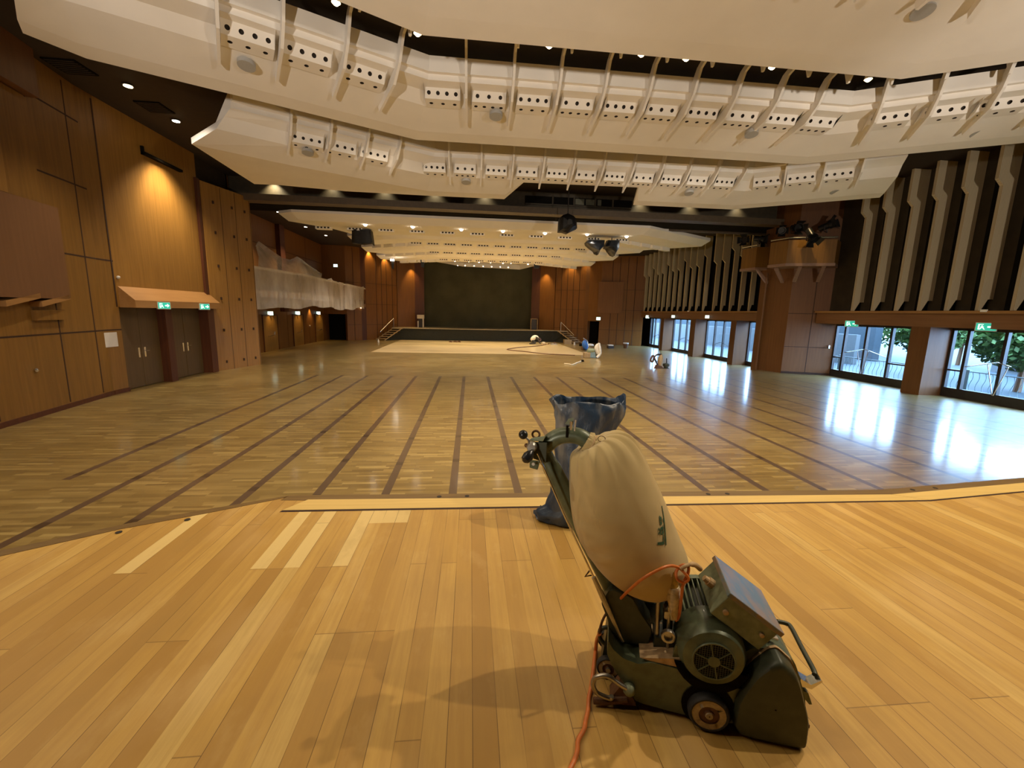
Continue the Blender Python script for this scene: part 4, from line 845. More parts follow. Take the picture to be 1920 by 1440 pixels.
# ================================================================== FAR STAGE
fs = thing('far_stage', (1, 46, ZF), 'low dark stage at the far end of the hall with a pale edge', None, None, 'structure')
zt = .86
FL, FR = onz(751, 637, ZF), onz(1037, 641, ZF); SL, SR = onz(719, 638.5, ZF), onz(1066, 643.5, ZF)
Lt, Rt = (-8.25, 45.5), (10.05, 45.8)
m = MB(); m.prism([(SL.x+.1, SL.y+.1, ZF), (FL.x, FL.y, ZF), (FR.x, FR.y, ZF), (SR.x-.1, SR.y+.1, ZF), (SR.x-.2, 49.8, ZF), (SL.x+.1, 49.8, ZF)], (0, 0, .02), MT['black'])
def top_(px, py): p = ony(px, py, 45.2); return Vector((p.x, p.y, zt))
tl, tr_ = ony(737, 615, 45.0), ony(1062, 621.5, 45.2)
m = MB(); m.hexa([(SL.x, SL.y+.2, ZF), (FL.x, FL.y, ZF), (FL.x, 49.9, ZF), (SL.x, 49.9, ZF), (tl.x, 44.9, zt), (FL.x, FL.y, zt), (FL.x, 49.9, zt), (tl.x, 49.9, zt)], MT['stageface'])
m.hexa([(FL.x, FL.y, ZF), (FR.x, FR.y, ZF), (FR.x, 49.9, ZF), (FL.x, 49.9, ZF), (FL.x, FL.y, zt), (FR.x, FR.y, zt), (FR.x, 49.9, zt), (FL.x, 49.9, zt)], MT['stageface'])
m.hexa([(FR.x, FR.y, ZF), (SR.x, SR.y+.2, ZF), (SR.x, 49.9, ZF), (FR.x, 49.9, ZF), (FR.x, FR.y, zt), (tr_.x, 45.1, zt), (tr_.x, 49.9, zt), (FR.x, 49.9, zt)], MT['stageface']); m.build('stage_front', fs)
m = MB(); m.prism([(tl.x-.1, 44.75, zt), (FL.x, FL.y-.15, zt), (FR.x, FR.y-.15, zt), (tr_.x+.1, 44.95, zt), (tr_.x+.1, 49.9, zt), (tl.x-.1, 49.9, zt)], (0, 0, .07), MT['stagetop']); m.build('stage_floor', fs)
m = MB(); ca, cb = ony(790, 612, 48.6), ony(1000, 618, 48.6)
n = 60; rows = [[], []]
for i in range(n+1):
    x = ca.x-1+(cb.x-ca.x+2)*i/n; y = 48.8+.05*math.sin(i*1.9)
    y = 48.8+.012*math.sin(i*1.9); rows[0].append(Vector((x, y, zt+.07))); rows[1].append(Vector((x, y, 8.4)))
m.loft(rows, MT['curtain'], False, False); m.build('stage_curtain', smooth=80, label='large grey-green curtain closing the far stage opening', cat='curtain')
def stair(foot, head, wdir, label, rail):
    t = thing('stage_stairs', tuple(foot), label, 'stairs'); f, h = Vector(foot), Vector(head); w = Vector(wdir); n = 6
    for k in range(n):
        a = f.lerp(h, k/n); z = f.z+(h.z-f.z)*(k+1)/n; b = f.lerp(h, (k+1.2)/n); m = MB()
        m.hexa([(a.x, a.y, z-.06), (b.x, b.y, z-.06), (b.x+w.x, b.y+w.y, z-.06), (a.x+w.x, a.y+w.y, z-.06), (a.x, a.y, z), (b.x, b.y, z), (b.x+w.x, b.y+w.y, z), (a.x+w.x, a.y+w.y, z)], MT['boxwood']); m.build('step', t)
    for q in (Vector(), w):
        m = MB(); m.tube([f+q, h+q+Vector((0, 0, .05))], .05, MT['boxwood'], 6); m.build('stringer', t)
    m = MB(); m.tube([ony(*rail[0], f.y), ony(*rail[1], h.y)], .03, MT['chrome'], 6); m.build('handrail', t)
    m = MB(); p = ony(*rail[1], h.y); m.tube([p, (p.x, p.y, h.z)], .03, MT['steel'], 6); m.build('rail_post', t)
f1 = onz(707, 637, ZF); stair((f1.x, 43.6, ZF), (tl.x+.1, 45.0, zt), (.9, -.3, 0), 'wooden steps with a handrail at the left end of the far stage', ((713, 622), (738, 597)))
f2 = onz(1080, 643, ZF); stair((f2.x+.5, 43.8, ZF), (tr_.x-.1, 45.1, zt), (-.9, -.3, 0), 'wooden steps with a handrail at the right end of the far stage', ((1076, 628), (1052, 604)))
for (x0, x1, y0, y1, lb, tw) in ((782, 795, 591, 613, 'dark floor loudspeaker draped with a pale cloth, left side of the far stage', 1), (995, 1008, 597, 617.5, 'dark floor loudspeaker in a pale frame, right side of the far stage', 0)):
    Y = 46.4; a = ony(x0, y0, Y); b = ony(x1, y1, Y); zf = zt+.07; t = thing('stage_loudspeaker', ((a.x+b.x)/2, Y, zf), lb, 'loudspeaker')
    m = MB(); m.box((a.x+.12, Y, zf), (b.x-.12, Y+.5, a.z), MT['teal'] if False else MT['frame']); m.build('cabinet', t, bevel=.02)
    m = MB()
    if tw: m.box((a.x, Y-.06, a.z-.35), (b.x, Y+.5, a.z+.04), MT['dustbag']); m.box((b.x-.14, Y-.08, zf), (b.x, Y-.03, a.z-.3), MT['dustbag']); m.box((a.x+.04, Y-.08, zf), (a.x+.16, Y-.03, a.z-.6), MT['dustbag'])
    else:
        m.box((a.x, Y-.05, a.z-.08), (b.x, Y+.1, a.z), MT['boxwood']); m.box((a.x, Y-.05, zf), (a.x+.09, Y, a.z), MT['boxwood']); m.box((b.x-.09, Y-.05, zf), (b.x, Y, a.z), MT['boxwood'])
    m.build('draped_cloth' if tw else 'pale_frame', t)
p = onz(1062, 644, ZF); m = MB(); m.box((p.x-.35, p.y-.6, ZF), (p.x+.4, p.y, ZF+.42), MT['boxwood']); m.build('wooden_block', label='plain wooden block on the floor before the right stage steps', cat='block')
for i, (px, py) in enumerate(((709.5, 642), (1077, 647))):
    p = onz(px, py, ZF); m = MB(); m.lathe(p, (0, 0, 1), [(0, .09), (.05, .09), (.25, .05), (.30, .03)], MT['paper'], 10); m.build('small_bottle', label=('small white bottle on the floor by the left stage steps', 'small white bottle on the floor by the right stage steps')[i], cat='bottle')

# ================================================================== PEOPLE AND MACHINES FAR AWAY
def skin_body(name, parent, verts, edges, radii, mat, sub=2):
    me = bpy.data.meshes.new(name); org = ORG[parent.name]; me.from_pydata([tuple(Vector(v)-org) for v in verts], edges, []); o = bpy.data.objects.new(name, me); COL.objects.link(o); o.parent = parent
    sk = o.modifiers.new('skin', 'SKIN'); me.skin_vertices.new() if not me.skin_vertices else None
    for i, r in enumerate(radii): me.skin_vertices[0].data[i].radius = (r, r) if not isinstance(r, tuple) else r
    me.skin_vertices[0].data[0].use_root = True; sk.use_smooth_shade = True
    s = o.modifiers.new('subsurf', 'SUBSURF'); s.levels = sub; s.render_levels = sub; me.materials.append(mat); ORG[o.name] = org; return o
pc = onz(1003, 645.2, ZF)
per = thing('person', tuple(pc), 'person in a white shirt kneeling bent over the floor before the far stage', 'person'); B = lambda x, y, z: Vector((pc.x+x, pc.y+y, ZF+z))
skin_body('body', per, [B(-.28, 0, .48), B(-.05, -.05, .72), B(.20, -.1, .66), B(.36, -.15, .50), B(-.30, -.12, .40), B(.02, -.30, .12), B(-.42, -.25, .08), B(-.62, -.22, .05), B(-.30, .14, .40), B(.02, .2, .12), B(-.42, .2, .08), B(.24, -.32, .56), B(.34, -.42, .28), B(.50, -.45, .05), B(.24, .12, .56), B(.36, .2, .28), B(.52, .15, .05)],
    [(0, 1), (1, 2), (2, 3), (0, 4), (4, 5), (5, 6), (6, 7), (0, 8), (8, 9), (9, 10), (2, 11), (11, 12), (12, 13), (2, 14), (14, 15), (15, 16)],
    [.19, .22, .17, .07, .12, .10, .07, .06, .12, .10, .07, .08, .06, .045, .08, .06, .045], MT['trouser'])
m = MB(); rings = []
for j in range(9):
    t = j/8; c = B(-.40, -.02, .36).lerp(B(.30, -.06, .56), t)+Vector((0, 0, .20*math.sin(PI*t))); r = (.17+.07*math.sin(PI*min(1, t*1.1)))*(1 if 0 < j < 8 else .8)
    ax = Vector((.8, 0, .6*math.cos(PI*t))).normalized(); s = Vector((0, 1, 0)); u = s.cross(ax)
    rings.append([c+r*1.15*(math.cos(2*PI*k/14)*s)+r*math.sin(2*PI*k/14)*u for k in range(14)])
m.loft(rings, MT['shirt']); m.build('shirt', per, smooth=80)
m = MB(); m.ball(B(.47, -.15, .47), .125, MT['skin'], 14, 10, (1, .85, 1.15)); m.ball(B(.57, -.15, .42), .025, MT['skin'], 6, 5); m.build('head', per, smooth=80)
m = MB(); m.ball(B(.45, -.15, .50), .14, MT['hair'], 14, 10, (1, .92, 1.05)); m.build('hair', per, smooth=80)
m = MB(); m.box(B(.60, -.55, 0), B(1.2, -.2, .10), MT['tan']); m.ball(B(.8, -.4, .16), .14, MT['cork'], 10, 6, (1.3, 1, .8)); m.build('sanding_tool', label='pale hand tool on the floor right in front of the kneeling person', cat='tool')
m = MB(); m.box(B(1.55, -.4, 0), B(2.2, .0, .14), MT['steel']); m.ball(B(1.9, -.3, .14), .12, MT['brown'], 8, 6); m.build('tool_bag', label='small dark tool bag on the floor to the right of the kneeling person', cat='bag')
for i, (px, w) in enumerate(((845, .35), (854, .45), (861, .3))):
    q = onz(px, 641.6, ZF); m = MB(); m.box((q.x-w/2, q.y-.1, ZF), (q.x+w/2, q.y+.2, ZF+.07), MT['brown']); m.tube([(q.x-w/2, q.y, ZF+.05), (q.x, q.y-.15, ZF+.12), (q.x+w/2, q.y-.1, ZF+.04)], .03, MT['brown'], 6); m.build('small_tool', label='dark hand tool on the sanded floor before the stage, %s from the left' % ORD[i], cat='tool')
# second floor sander with pale bag
q0 = onz(1118, 671.5, ZF)
t = thing('floor_sander', tuple(q0), 'grey-blue floor sander far away on the lower floor with a tall pale dust bag', 'floor sander'); Y = q0.y
def bxp(mb, x0, x1, y0, y1, Yn, dp, mat, zfloor=None, taper=0):
    a = ony(x0, y0, Yn); b = ony(x1, y1, Yn); z0 = b.z if zfloor is None else zfloor
    mb.hexa([(a.x, Yn, z0), (b.x, Yn, z0), (b.x, Yn+dp, z0), (a.x, Yn+dp, z0), (a.x+taper, Yn, a.z), (b.x-taper, Yn, a.z), (b.x-taper, Yn+dp, a.z), (a.x+taper, Yn+dp, a.z)], mat)
m = MB(); bxp(m, 1096, 1107, 661, 672, Y, .45, MT['boxwood'], ZF); m.build('drum_housing', t, bevel=.03)
m = MB(); bxp(m, 1105, 1118, 660, 672, Y+.05, .4, MT['teal'], ZF, .12); m.build('belt_cover', t, bevel=.03)
m = MB(); a = ony(1108, 658, Y+.2); m.lathe(a-Vector((.28, 0, 0)), (1, 0, 0), [(0, .1), (.04, .17), (.5, .17), (.54, .1)], MT['greenlt'], 14); m.build('motor', t, smooth=True)
m = MB(); m.tube([ony(1117, 668, Y+.2), ony(1121, 655, Y+.2), ony(1124, 645, Y+.2), ony(1126, 644, Y+.2)], .04, MT['greendk'], 8); m.build('handle_tube', t)
m = MB(); path = bez([ony(1124, 643.5, Y+.2), ony(1119, 650, Y+.2), ony(1120, 658, Y+.2), ony(1123, 665, Y+.15), ony(1123, 669, Y+.1)], 5); n = len(path); m.tube(path, [.05+.13*math.sin(PI*min(1, i/(n-1)*1.1)) for i in range(n)], MT['dustbag'], 12); m.tube(bez([ony(1123, 644, Y+.1), ony(1125, 655, Y), ony(1125, 664, Y), ony(1119, 670, Y)], 5), .09, MT['dustbag'], 10); m.build('dust_bag', t, smooth=80)
q1 = onz(1098, 657, ZF); Y = q1.y; t = thing('floor_sander', tuple(q1), 'floor sander with a blue bag, far away near the dark doorway', 'floor sander')
m = MB(); path = bez([ony(1096, 638, Y), ony(1096, 644, Y), ony(1098, 651, Y), ony(1101, 657, Y)], 5); n = len(path); m.tube(path, [.07+.17*math.sin(PI*i/(n-1)) for i in range(n)], MT['blue'], 14); m.build('dust_bag', t, smooth=80)
m = MB(); bxp(m, 1092, 1101, 650, 657.5, Y+.1, .5, MT['brown'], ZF, .05); m.build('body', t, bevel=.03)
m = MB(); m.tube([ony(1095, 637, Y), ony(1094, 634, Y), ony(1101, 640, Y+.1), ony(1103, 650, Y+.1)], .04, MT['steel'], 8); m.build('handle_tube', t)
m = MB(); q = onz(1106, 650, ZF); m.ball((q.x, q.y, ZF+.14), .30, MT['dustbag'], 12, 8, (1.3, .8, .5)); m.build('folded_cloth', smooth=80, label='small heap of white cloth beside the sander with the blue bag', cat='cloth')
m = MB(); q = onz(1090, 649, ZF); m.lathe((q.x-.2, q.y, ZF+.12), (1, 0, 0), [(0, .1), (.02, .14), (.3, .14), (.32, .08)], MT['black'], 12); m.build('cable_drum', label='small black drum left of the sander with the blue bag', cat='drum')
q = onz(1146, 653.5, ZF); t = thing('tool_case', tuple(q), 'low grey case with dark sides on the floor beneath the right back wall', 'case'); m = MB(); bxp(m, 1141, 1151, 648, 653.8, q.y, .5, MT['frame'], ZF); m.build('body', t, bevel=.02); m = MB(); bxp(m, 1141.5, 1150.5, 646.6, 649, q.y-.02, .5, MT['paper']); m.build('lid', t, bevel=.02)
q = onz(1173, 653, ZF); t = thing('waste_bin', tuple(q), 'small bin with a pale rim beside the right back wall', 'bin'); m = MB(); m.lathe((q.x, q.y, ZF), (0, 0, 1), [(0, .18), (.1, .2), (.42, .25)], MT['brown'], 14); m.build('bin_body', t); m = MB(); m.lathe((q.x, q.y, ZF+.42), (0, 0, 1), [(0, .26), (.10, .27), (.10, .22), (.02, .2)], MT['paper'], 14); m.build('rim', t)
# edging tools standing behind the step of the floor
q = onz(1222, 691, ZF); Y = 22.6
t = thing('edge_sander', (ony(1222, 690, Y).x, Y, ZF), 'upright sanding machine with a looped red-rimmed handle, seen over the floor step', 'edge sander')
m = MB(); m.tube(bez([ony(1222.5, 668, Y), ony(1220, 675, Y), ony(1222, 678, Y), ony(1225, 676, Y), ony(1226.5, 669, Y), ony(1224, 667, Y), ony(1222.5, 668, Y)], 4), .055, MT['redh'] if 'redh' in MT else MT['brown'], 8); m.build('handle_loop', t, smooth=True)
m = MB(); m.tube([ony(1227, 671, Y), ony(1229, 676, Y), ony(1236, 690, Y)], .05, MT['frame'], 8); m.tube(bez([ony(1227, 670, Y), ony(1231, 665.5, Y), ony(1240, 664.5, Y)], 5), .045, MT['frame'], 8); m.build('handle_tube', t)
m = MB(); path = bez([ony(1239.5, 665, Y), ony(1239, 672, Y), ony(1237.5, 680, Y), ony(1237, 690, Y)], 5); n = len(path); m.tube(path, [.05+.09*math.sin(PI*min(.9, i/(n-1))) for i in range(n)], MT['dustbag2'] if 'dustbag2' in MT else MT['tan'], 12); m.build('dust_bag', t, smooth=80)
m = MB(); a = ony(1230, 684, Y); m.hexa([(a.x-.08, Y-.1, ZF), (a.x+.55, Y-.1, ZF), (a.x+.55, Y+.2, ZF), (a.x-.08, Y+.2, ZF), (a.x+.05, Y-.1, a.z), (a.x+.3, Y-.1, a.z-.05), (a.x+.3, Y+.2, a.z-.05), (a.x+.05, Y+.2, a.z)], MT['brown']); m.build('base', t, bevel=.02)
t = thing('edge_sander', (ony(1248, 690, Y).x, Y, ZF), 'squat dark round sanding machine beside the upright one, seen over the floor step', 'edge sander'); a = ony(1248.5, 690, Y)
m = MB(); m.lathe((a.x, Y, ZF), (0, 0, 1), [(0, .22), (.16, .20), (.20, .12), (.26, .12), (.28, .17), (.36, .19), (.42, .17), (.46, .06)], MT['greendk'], 18); m.build('body', t, smooth=True)
m = MB(); m.tube([(a.x+.02, Y, ZF+.42), (a.x-.0, Y, ZF+.72)], .03, MT['frame'], 8, True); m.build('filler_pin', t)
m = MB(); m.tube([(a.x+.12, Y, ZF+.1), (a.x+.5, Y-.1, ZF+.03)], .03, MT['rubber'], 6); m.build('lead', t)
# cables on the far floor
def floor_cable(pts, z, r, mat, label, nm='floor_cable'):
    m = MB(); m.tube(bez([(*onz(*p, z).xy, z+r) for p in pts], 8), r, mat, 6); m.build(nm, label=label, cat='cable', smooth=True)
floor_cable([(1078, 667), (1060, 666), (1020, 664), (985, 660), (955, 657), (953, 655), (975, 652), (1010, 649), (1030, 645)], ZF, .035, MT['brown'], 'dark cable looping over the pale sanded field of the far floor')
floor_cable([(1058, 683), (1068, 684), (1072, 685), (1082, 681), (1092, 677)], ZF, .035, MT['cork'], 'pale cable end lying on the far floor left of the sander with the pale bag')
m = MB(); q = onz(1092, 678, ZF); m.lathe((q.x, q.y, ZF), (0, 0, 1), [(0, .12), (.1, .1), (.12, .03)], MT['black'], 10); m.build('cable_plug', label='black plug at the end of the pale cable on the far floor', cat='plug')

# ================================================================== OUTSIDE
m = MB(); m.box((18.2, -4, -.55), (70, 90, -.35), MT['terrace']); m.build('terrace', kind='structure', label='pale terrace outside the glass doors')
m = MB(); m.box((18.2, -10, 4.2), (19.0, 60, 4.4), MT['house']); m.build('terrace_canopy', kind='structure') if False else None
rl = thing('terrace_railing', (21.5, 16, -.05), 'pale wrought railing with wavy balusters outside the near glass doors', 'railing')
RX = 21.8
m = MB()
for z in (-.22, .62): m.box((RX-.02, 8, z), (RX+.02, 30, z+.04), MT['rail'])
m.build('rail_bars', rl)
for k in range(70):
    y = 9.6+k*.24; m = MB(); m.tube([(RX, y+.05*math.sin(j/8*2*PI), -.20+.84*j/8) for j in range(9)], .013, MT['rail'], 5); m.build('baluster', rl)
for y in (12.4, 16.4, 22.9):
    m = MB(); m.box((RX-.06, y, -.35), (RX+.06, y+.22, .72), MT['rail']); m.build('rail_post', rl)
hs = thing('house', (34, 17, -.05), 'white house with dark shutters outside the right-hand glass doors', 'house')
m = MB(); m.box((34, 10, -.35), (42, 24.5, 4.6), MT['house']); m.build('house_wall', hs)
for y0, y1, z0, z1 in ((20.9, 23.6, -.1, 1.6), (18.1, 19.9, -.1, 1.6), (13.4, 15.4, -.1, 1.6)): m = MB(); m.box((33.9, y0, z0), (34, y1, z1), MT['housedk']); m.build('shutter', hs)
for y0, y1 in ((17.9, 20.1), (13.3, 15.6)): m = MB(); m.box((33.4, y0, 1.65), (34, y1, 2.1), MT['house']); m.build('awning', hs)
m = MB(); m.box((27, 27.5, -.35), (27.3, 75, 1.75), MT['house']); m.build('garden_wall', label='white garden wall outside the middle glass doors', cat='wall') if False else m.build('garden_wall', label='long white garden wall outside the glass doors', cat='garden wall')
m = MB(); m.box((31, 30, -.35), (31.6, 75, 2.3), MT['terrace']); 
m.build('retaining_wall', label='pale concrete wall behind the garden wall', cat='wall')
def tree(c, r, label, n=700, hgt=2.2, seed=1):
    rnd = random.Random(seed); t = thing('tree', (c[0], c[1], -.35), label, 'tree', None); C = Vector(c)
    m = MB(); m.tube([(c[0], c[1], -.35), (c[0]+.1, c[1], c[2]*.6), (c[0], c[1], c[2])], [.14, .10, .05], MT['brown'], 8); m.build('trunk', t)
    m = MB()
    for _ in range(n):
        v = Vector((rnd.gauss(0, 1), rnd.gauss(0, 1), rnd.gauss(0, 1))).normalized()*(rnd.random()**.4); p = C+Vector((v.x*r, v.y*r*1.1, v.z*r*.75)); a = Vector((rnd.gauss(0, 1), rnd.gauss(0, 1), rnd.gauss(0, .6))).normalized()*rnd.uniform(.12, .24); b = a.cross(Vector((rnd.random(), rnd.random(), rnd.random()))).normalized()*rnd.uniform(.06, .12)
        m.face([p-a, p+b, p+a, p-b], MT['greenery'])
    m.build('foliage', t)
tree((26.5, 22.4, 2.1), 1.6, 'green tree before the white house, seen through the right-hand glass door', 1800, seed=2)
tree((25.2, 17.0, 1.9), 1.7, 'green tree at the right edge, seen through the glass door nearest the frame edge', 2000, seed=3)
tree((36.5, 36, 2.9), 3.4, 'broad green tree beyond the garden wall, through the doors by the corner column', 3200, seed=4)
tree((36, 28, 2.6), 2.2, 'smaller green tree beyond the garden wall, near the white house', 1800, seed=5)
# ================================================================== FLOOR SANDER IN THE FOREGROUND
SF = Vector((1.36, 1.32, 1.003)); SU = Vector((-.946, .324, 0)); SV = Vector((.324, .946, 0))
def SW(a, b, c): return SF+SU*a+SV*b+Vector((0, 0, c))
def sl(px, py, b):
    """point on the ray through the picture point that lies in the machine's lengthwise plane b"""
    d = ray(px, py); t = ((SF-CP).dot(SV)+b)/d.dot(SV); return CP+d*t
sd = thing('floor_sander', tuple(SW(.4, .2, 0)), 'large green floor sander with a full beige dust bag, standing on the light plank stage', 'floor sander')
def sprism(mb, poly, b0, b1, mat): mb.prism([SW(a, b0, c) for a, c in poly], SV*(b1-b0), mat)
def rounded(poly, n=4, k=.25):
    out = []; N = len(poly)
    for i in range(N):
        p0, p1, p2 = Vector((*poly[i-1], 0)), Vector((*poly[i], 0)), Vector((*poly[(i+1) % N], 0)); a = p1.lerp(p0, k); b = p1.lerp(p2, k)
        for j in range(n+1): t = j/n; q = a.lerp(p1, t).lerp(p1.lerp(b, t), t); out.append((q.x, q.y))
    return out
cov = rounded([(.128, .385), (.062, .33), (.000, .14), (-.004, .012), (.03, .004), (.245, .004), (.275, .05), (.268, .17), (.215, .30), (.16, .37)])
m = MB(); rings = []
cx_, cc_ = .13, .17
for b, s in ((.075, 1.0), (.02, 1.0), (.004, .975), (-.004, .93), (-.006, .85), (-.006, .02)): rings.append([SW(cx_+(a-cx_)*s, b, cc_+(c-cc_)*s) for a, c in cov])
m.loft(rings, MT['greendk'], True, False); m.build('belt_cover', sd, smooth=40)
m = MB(); sprism(m, [(cx_+(a-cx_)*1.035-.004, max(.004, cc_+(c-cc_)*1.03)) for a, c in cov], .075, .088, MT['tan']); m.build('felt_seal', sd, label='tan felt edge round the belt cover')
hp = rounded([(.15, .37), (.05, .34), (-.015, .16), (-.02, .03), (.02, .008), (.27, .008), (.30, .10), (.28, .26), (.22, .35)])
m = MB(); sprism(m, hp, .088, .40, MT['green']); m.build('drum_housing', sd, smooth=40)
m = MB(); sprism(m, [(-.06, .0), (.0, .0), (.0, .02), (-.06, .014)], .12, .30, MT['brown']); m.build('dust_flap', sd)
side = rounded([(.80, .31), (.775, .27), (.73, .235), (.665, .222), (.612, .243), (.50, .236), (.452, .19), (.40, .150), (.33, .150), (.27, .20), (.24, .20), (.24, .03), (.455, .018), (.66, .030), (.70, .085), (.765, .17), (.80, .24)], 3, .18)
m = MB(); sprism(m, side, .03, .39, MT['green']); m.build('chassis', sd, smooth=35, bevel=.004)
m = MB(); sprism(m, [(.61, .244), (.50, .240), (.47, .214), (.455, .25), (.455, .262), (.48, .285), (.60, .262), (.66, .25)], .035, .26, MT['tan']); m.build('deck_plate', sd, label='dusty bare-metal deck plate')
# flat black plate standing in for the shadow beneath the motor
m = MB(); pts = [(.46, .21)]+[(.375+.155*math.cos(t), .335+.175*math.sin(t)) for t in [math.radians(200+14*k) for k in range(11)]]+[(.25, .21)]
sprism(m, pts, .022, .034, MT['black']); m.build('motor_shadow', sd)
# wheels
def wheel(a, b, c, r, w, label=None):
    m = MB(); m.lathe(SW(a, b+w, c), -SV, [(0, r*.6), (0, r*.92), (w*.15, r), (w*.8, r), (w, r*.92), (w, r*.84), (w*.9, r*.82)], MT['rubber'], 28, False)
    m.lathe(SW(a, b+w*.15, c), -SV, [(0, r*.83), (w*.10, r*.82), (w*.12, r*.5)], MT['wheel'], 28, False)
    m.lathe(SW(a, b+w*.15, c), -SV, [(w*.12, r*.5), (w*.02, r*.48), (w*.02, r*.26), (w*.16, r*.24), (w*.18, .004)], MT['brown'], 24, False)
    m.lathe(SW(a, b+w*.15, c), -SV, [(w*.14, r*.20), (w*.26, r*.17), (w*.27, .003)], MT['wheel'], 14, False); m.build('wheel', sd, smooth=50)
wheel(.372, -.012, .082, .082, .045); wheel(.372, .375, .082, .082, .045)
m = MB(); m.lathe(SW(.372, .028, .09), -SV, [(0, .105), (.004, .105), (.004, .09)], MT['black'], 28); m.build('wheel_arch', sd)
wheel(.785, .15, .056, .056, .03); wheel(.785, .33, .056, .056, .03)
m = MB(); m.tube([SW(.785, .14, .056), SW(.785, .37, .056)], .012, MT['steel'], 8); sprism(m, [(.74, .05), (.82, .04), (.80, .25), (.74, .25)], .19, .31, MT['greendk']); m.build('caster_bracket', sd)
# lifting hooks and shoe
m = MB(); m.tube(bez([SW(.69, .01, .10), SW(.735, .0, .128), SW(.79, .0, .158), SW(.838, .0, .142), SW(.853, .0, .105), SW(.835, .0, .065), SW(.80, .0, .052), SW(.772, .0, .05), SW(.768, .0, .062)], 5), .0105, MT['steel'], 10); m.ball(SW(.695, .015, .10), .028, MT['greenlt'], 12, 8); m.build('cable_hook', sd, smooth=True)
m = MB(); m.tube(bez([SW(.77, .2, .235), SW(.81, .2, .236), SW(.834, .2, .215), SW(.83, .2, .17), SW(.80, .2, .145), SW(.77, .2, .147)], 5), .010, MT['greendk'], 10); m.build('cable_hook', sd, smooth=True)
m = MB(); m.tube([SW(.845, .0, .020), SW(.80, .01, .018), SW(.70, .02, .045)], [.014, .017, .014], MT['brown'], 10); sprism(m, [(.66, .02), (.76, .004), (.775, .02), (.735, .10), (.69, .09)], .02, .10, MT['brown']); m.build('trestle_foot', sd)
# handle pole
mid_ = [SW(.70, .2, .22), SW(.755, .2, .375), SW(.92, .2, .685), SW(1.085, .2, .985)]+[sl(*q, .2) for q in ((1020, 846), (1031, 829), (1046, 819), (1065, 815.5), (1085, 818), (1101, 827), (1114, 838))]
pth = bez(mid_, 6); n = len(pth); rr = [.052 if i < 6 else (.043 if i < 20 else .038) for i in range(n)]
m = MB(); m.tube(pth, rr, MT['green'], 20); m.build('handle_pole', sd, smooth=True)
m = MB(); sprism(m, rounded([(.84, .42), (.80, .33), (.80, .24), (.62, .24), (.605, .33), (.66, .40), (.70, .47), (.80, .50)], 3, .2), .12, .28, MT['greendk']); m.build('pole_bracket', sd, smooth=35, bevel=.004)
m = MB(); m.tube([sl(1008, 850, .10), sl(1060, 970, .10), sl(1112, 1080, .10)], .0045, MT['chrome'], 8); m.build('control_rod', sd, smooth=True)
m = MB(); a, b = sl(1113, 1082, .10), sl(1168, 1203, .10); dd = (b-a).normalized(); w = Vector((.012, .0, .006))
m.tube([a, a.lerp(b, .3), b], [.010, .013, .006], MT['steel'], 8); m.build('rod_cover', sd, label='pale worn metal strip on the pole')
m = MB(); m.tube([sl(1107, 1068, .16), sl(1097, 1081, .12), sl(1112, 1078, .14)], .004, MT['brown'], 6); m.build('wire_clip', sd)
# control head
m = MB(); P = lambda x, y, b=.12: sl(x, y, b)
m.hexa([P(992, 826), P(1018, 828), P(1018, 828, .28), P(992, 826, .28), P(997, 821), P(1024, 817), P(1024, 817, .28), P(997, 821, .28)], MT['greenlt']); m.hexa([P(997, 828), P(1026, 830), P(1026, 830, .27), P(997, 828, .27), P(1000, 860), P(1024, 868), P(1024, 868, .27), P(1000, 860, .27)], MT['greendk'])
m.hexa([P(993, 862), P(1013, 864), P(1013, 864, .2), P(993, 862, .2), P(993, 877), P(1008, 881), P(1008, 881, .2), P(993, 877, .2)], MT['green']); m.build('control_bracket', sd, bevel=.003)
m = MB(); m.ball(P(981, 815), .021, MT['blackpl'], 18, 12); m.build('lever_knob', sd, smooth=True)
m = MB(); m.tube([P(984, 818), P(991, 825), P(995, 840)], .006, MT['steel'], 8); m.lathe(P(996, 840, .09), SV, [(0, .018), (.01, .024), (.03, .024)], MT['steel'], 16); m.build('lever', sd, smooth=True)
m = MB(); c = P(1005, 814.5, .2); m.tube([c+.017*(math.cos(2*PI*k/20)*SU+math.sin(2*PI*k/20)*Vector((0, 0, 1))) for k in range(21)], .005, MT['brown'], 8, False); m.build('eye_bolt', sd, smooth=True)
m = MB(); a, b = P(998, 846, .08), P(982, 866, .04); m.tube([a, a.lerp(b, .2), a.lerp(b, .5), a.lerp(b, .85), b], [.010, .018, .024, .020, .008], MT['blackpl'], 14); m.ball(P(987, 835), .010, MT['brown'], 8, 6); m.build('grip_knob', sd, smooth=True)
m = MB(); m.disc(P(1000, 870, .095), -SV, .007, MT['paper'], .003, 12); m.build('hole', sd)
m = MB(); a = P(1062, 812, .18)
m.hexa([P(1059, 795, .16), P(1074, 797, .16), P(1074, 797, .20), P(1059, 795, .20), P(1066, 785, .16), P(1076, 783, .16), P(1076, 783, .20), P(1066, 785, .20)], MT['greenlt']); m.tube([P(1070, 806, .15), P(1071, 790, .15)], .006, MT['chrome'], 8); m.tube([P(1077, 808, .15), P(1079, 788, .15)], .004, MT['steel'], 8)
m.tube([P(1064, 798, .16), P(1063, 820, .16)], .006, MT['black'], 6); m.build('tube_clamp', sd)
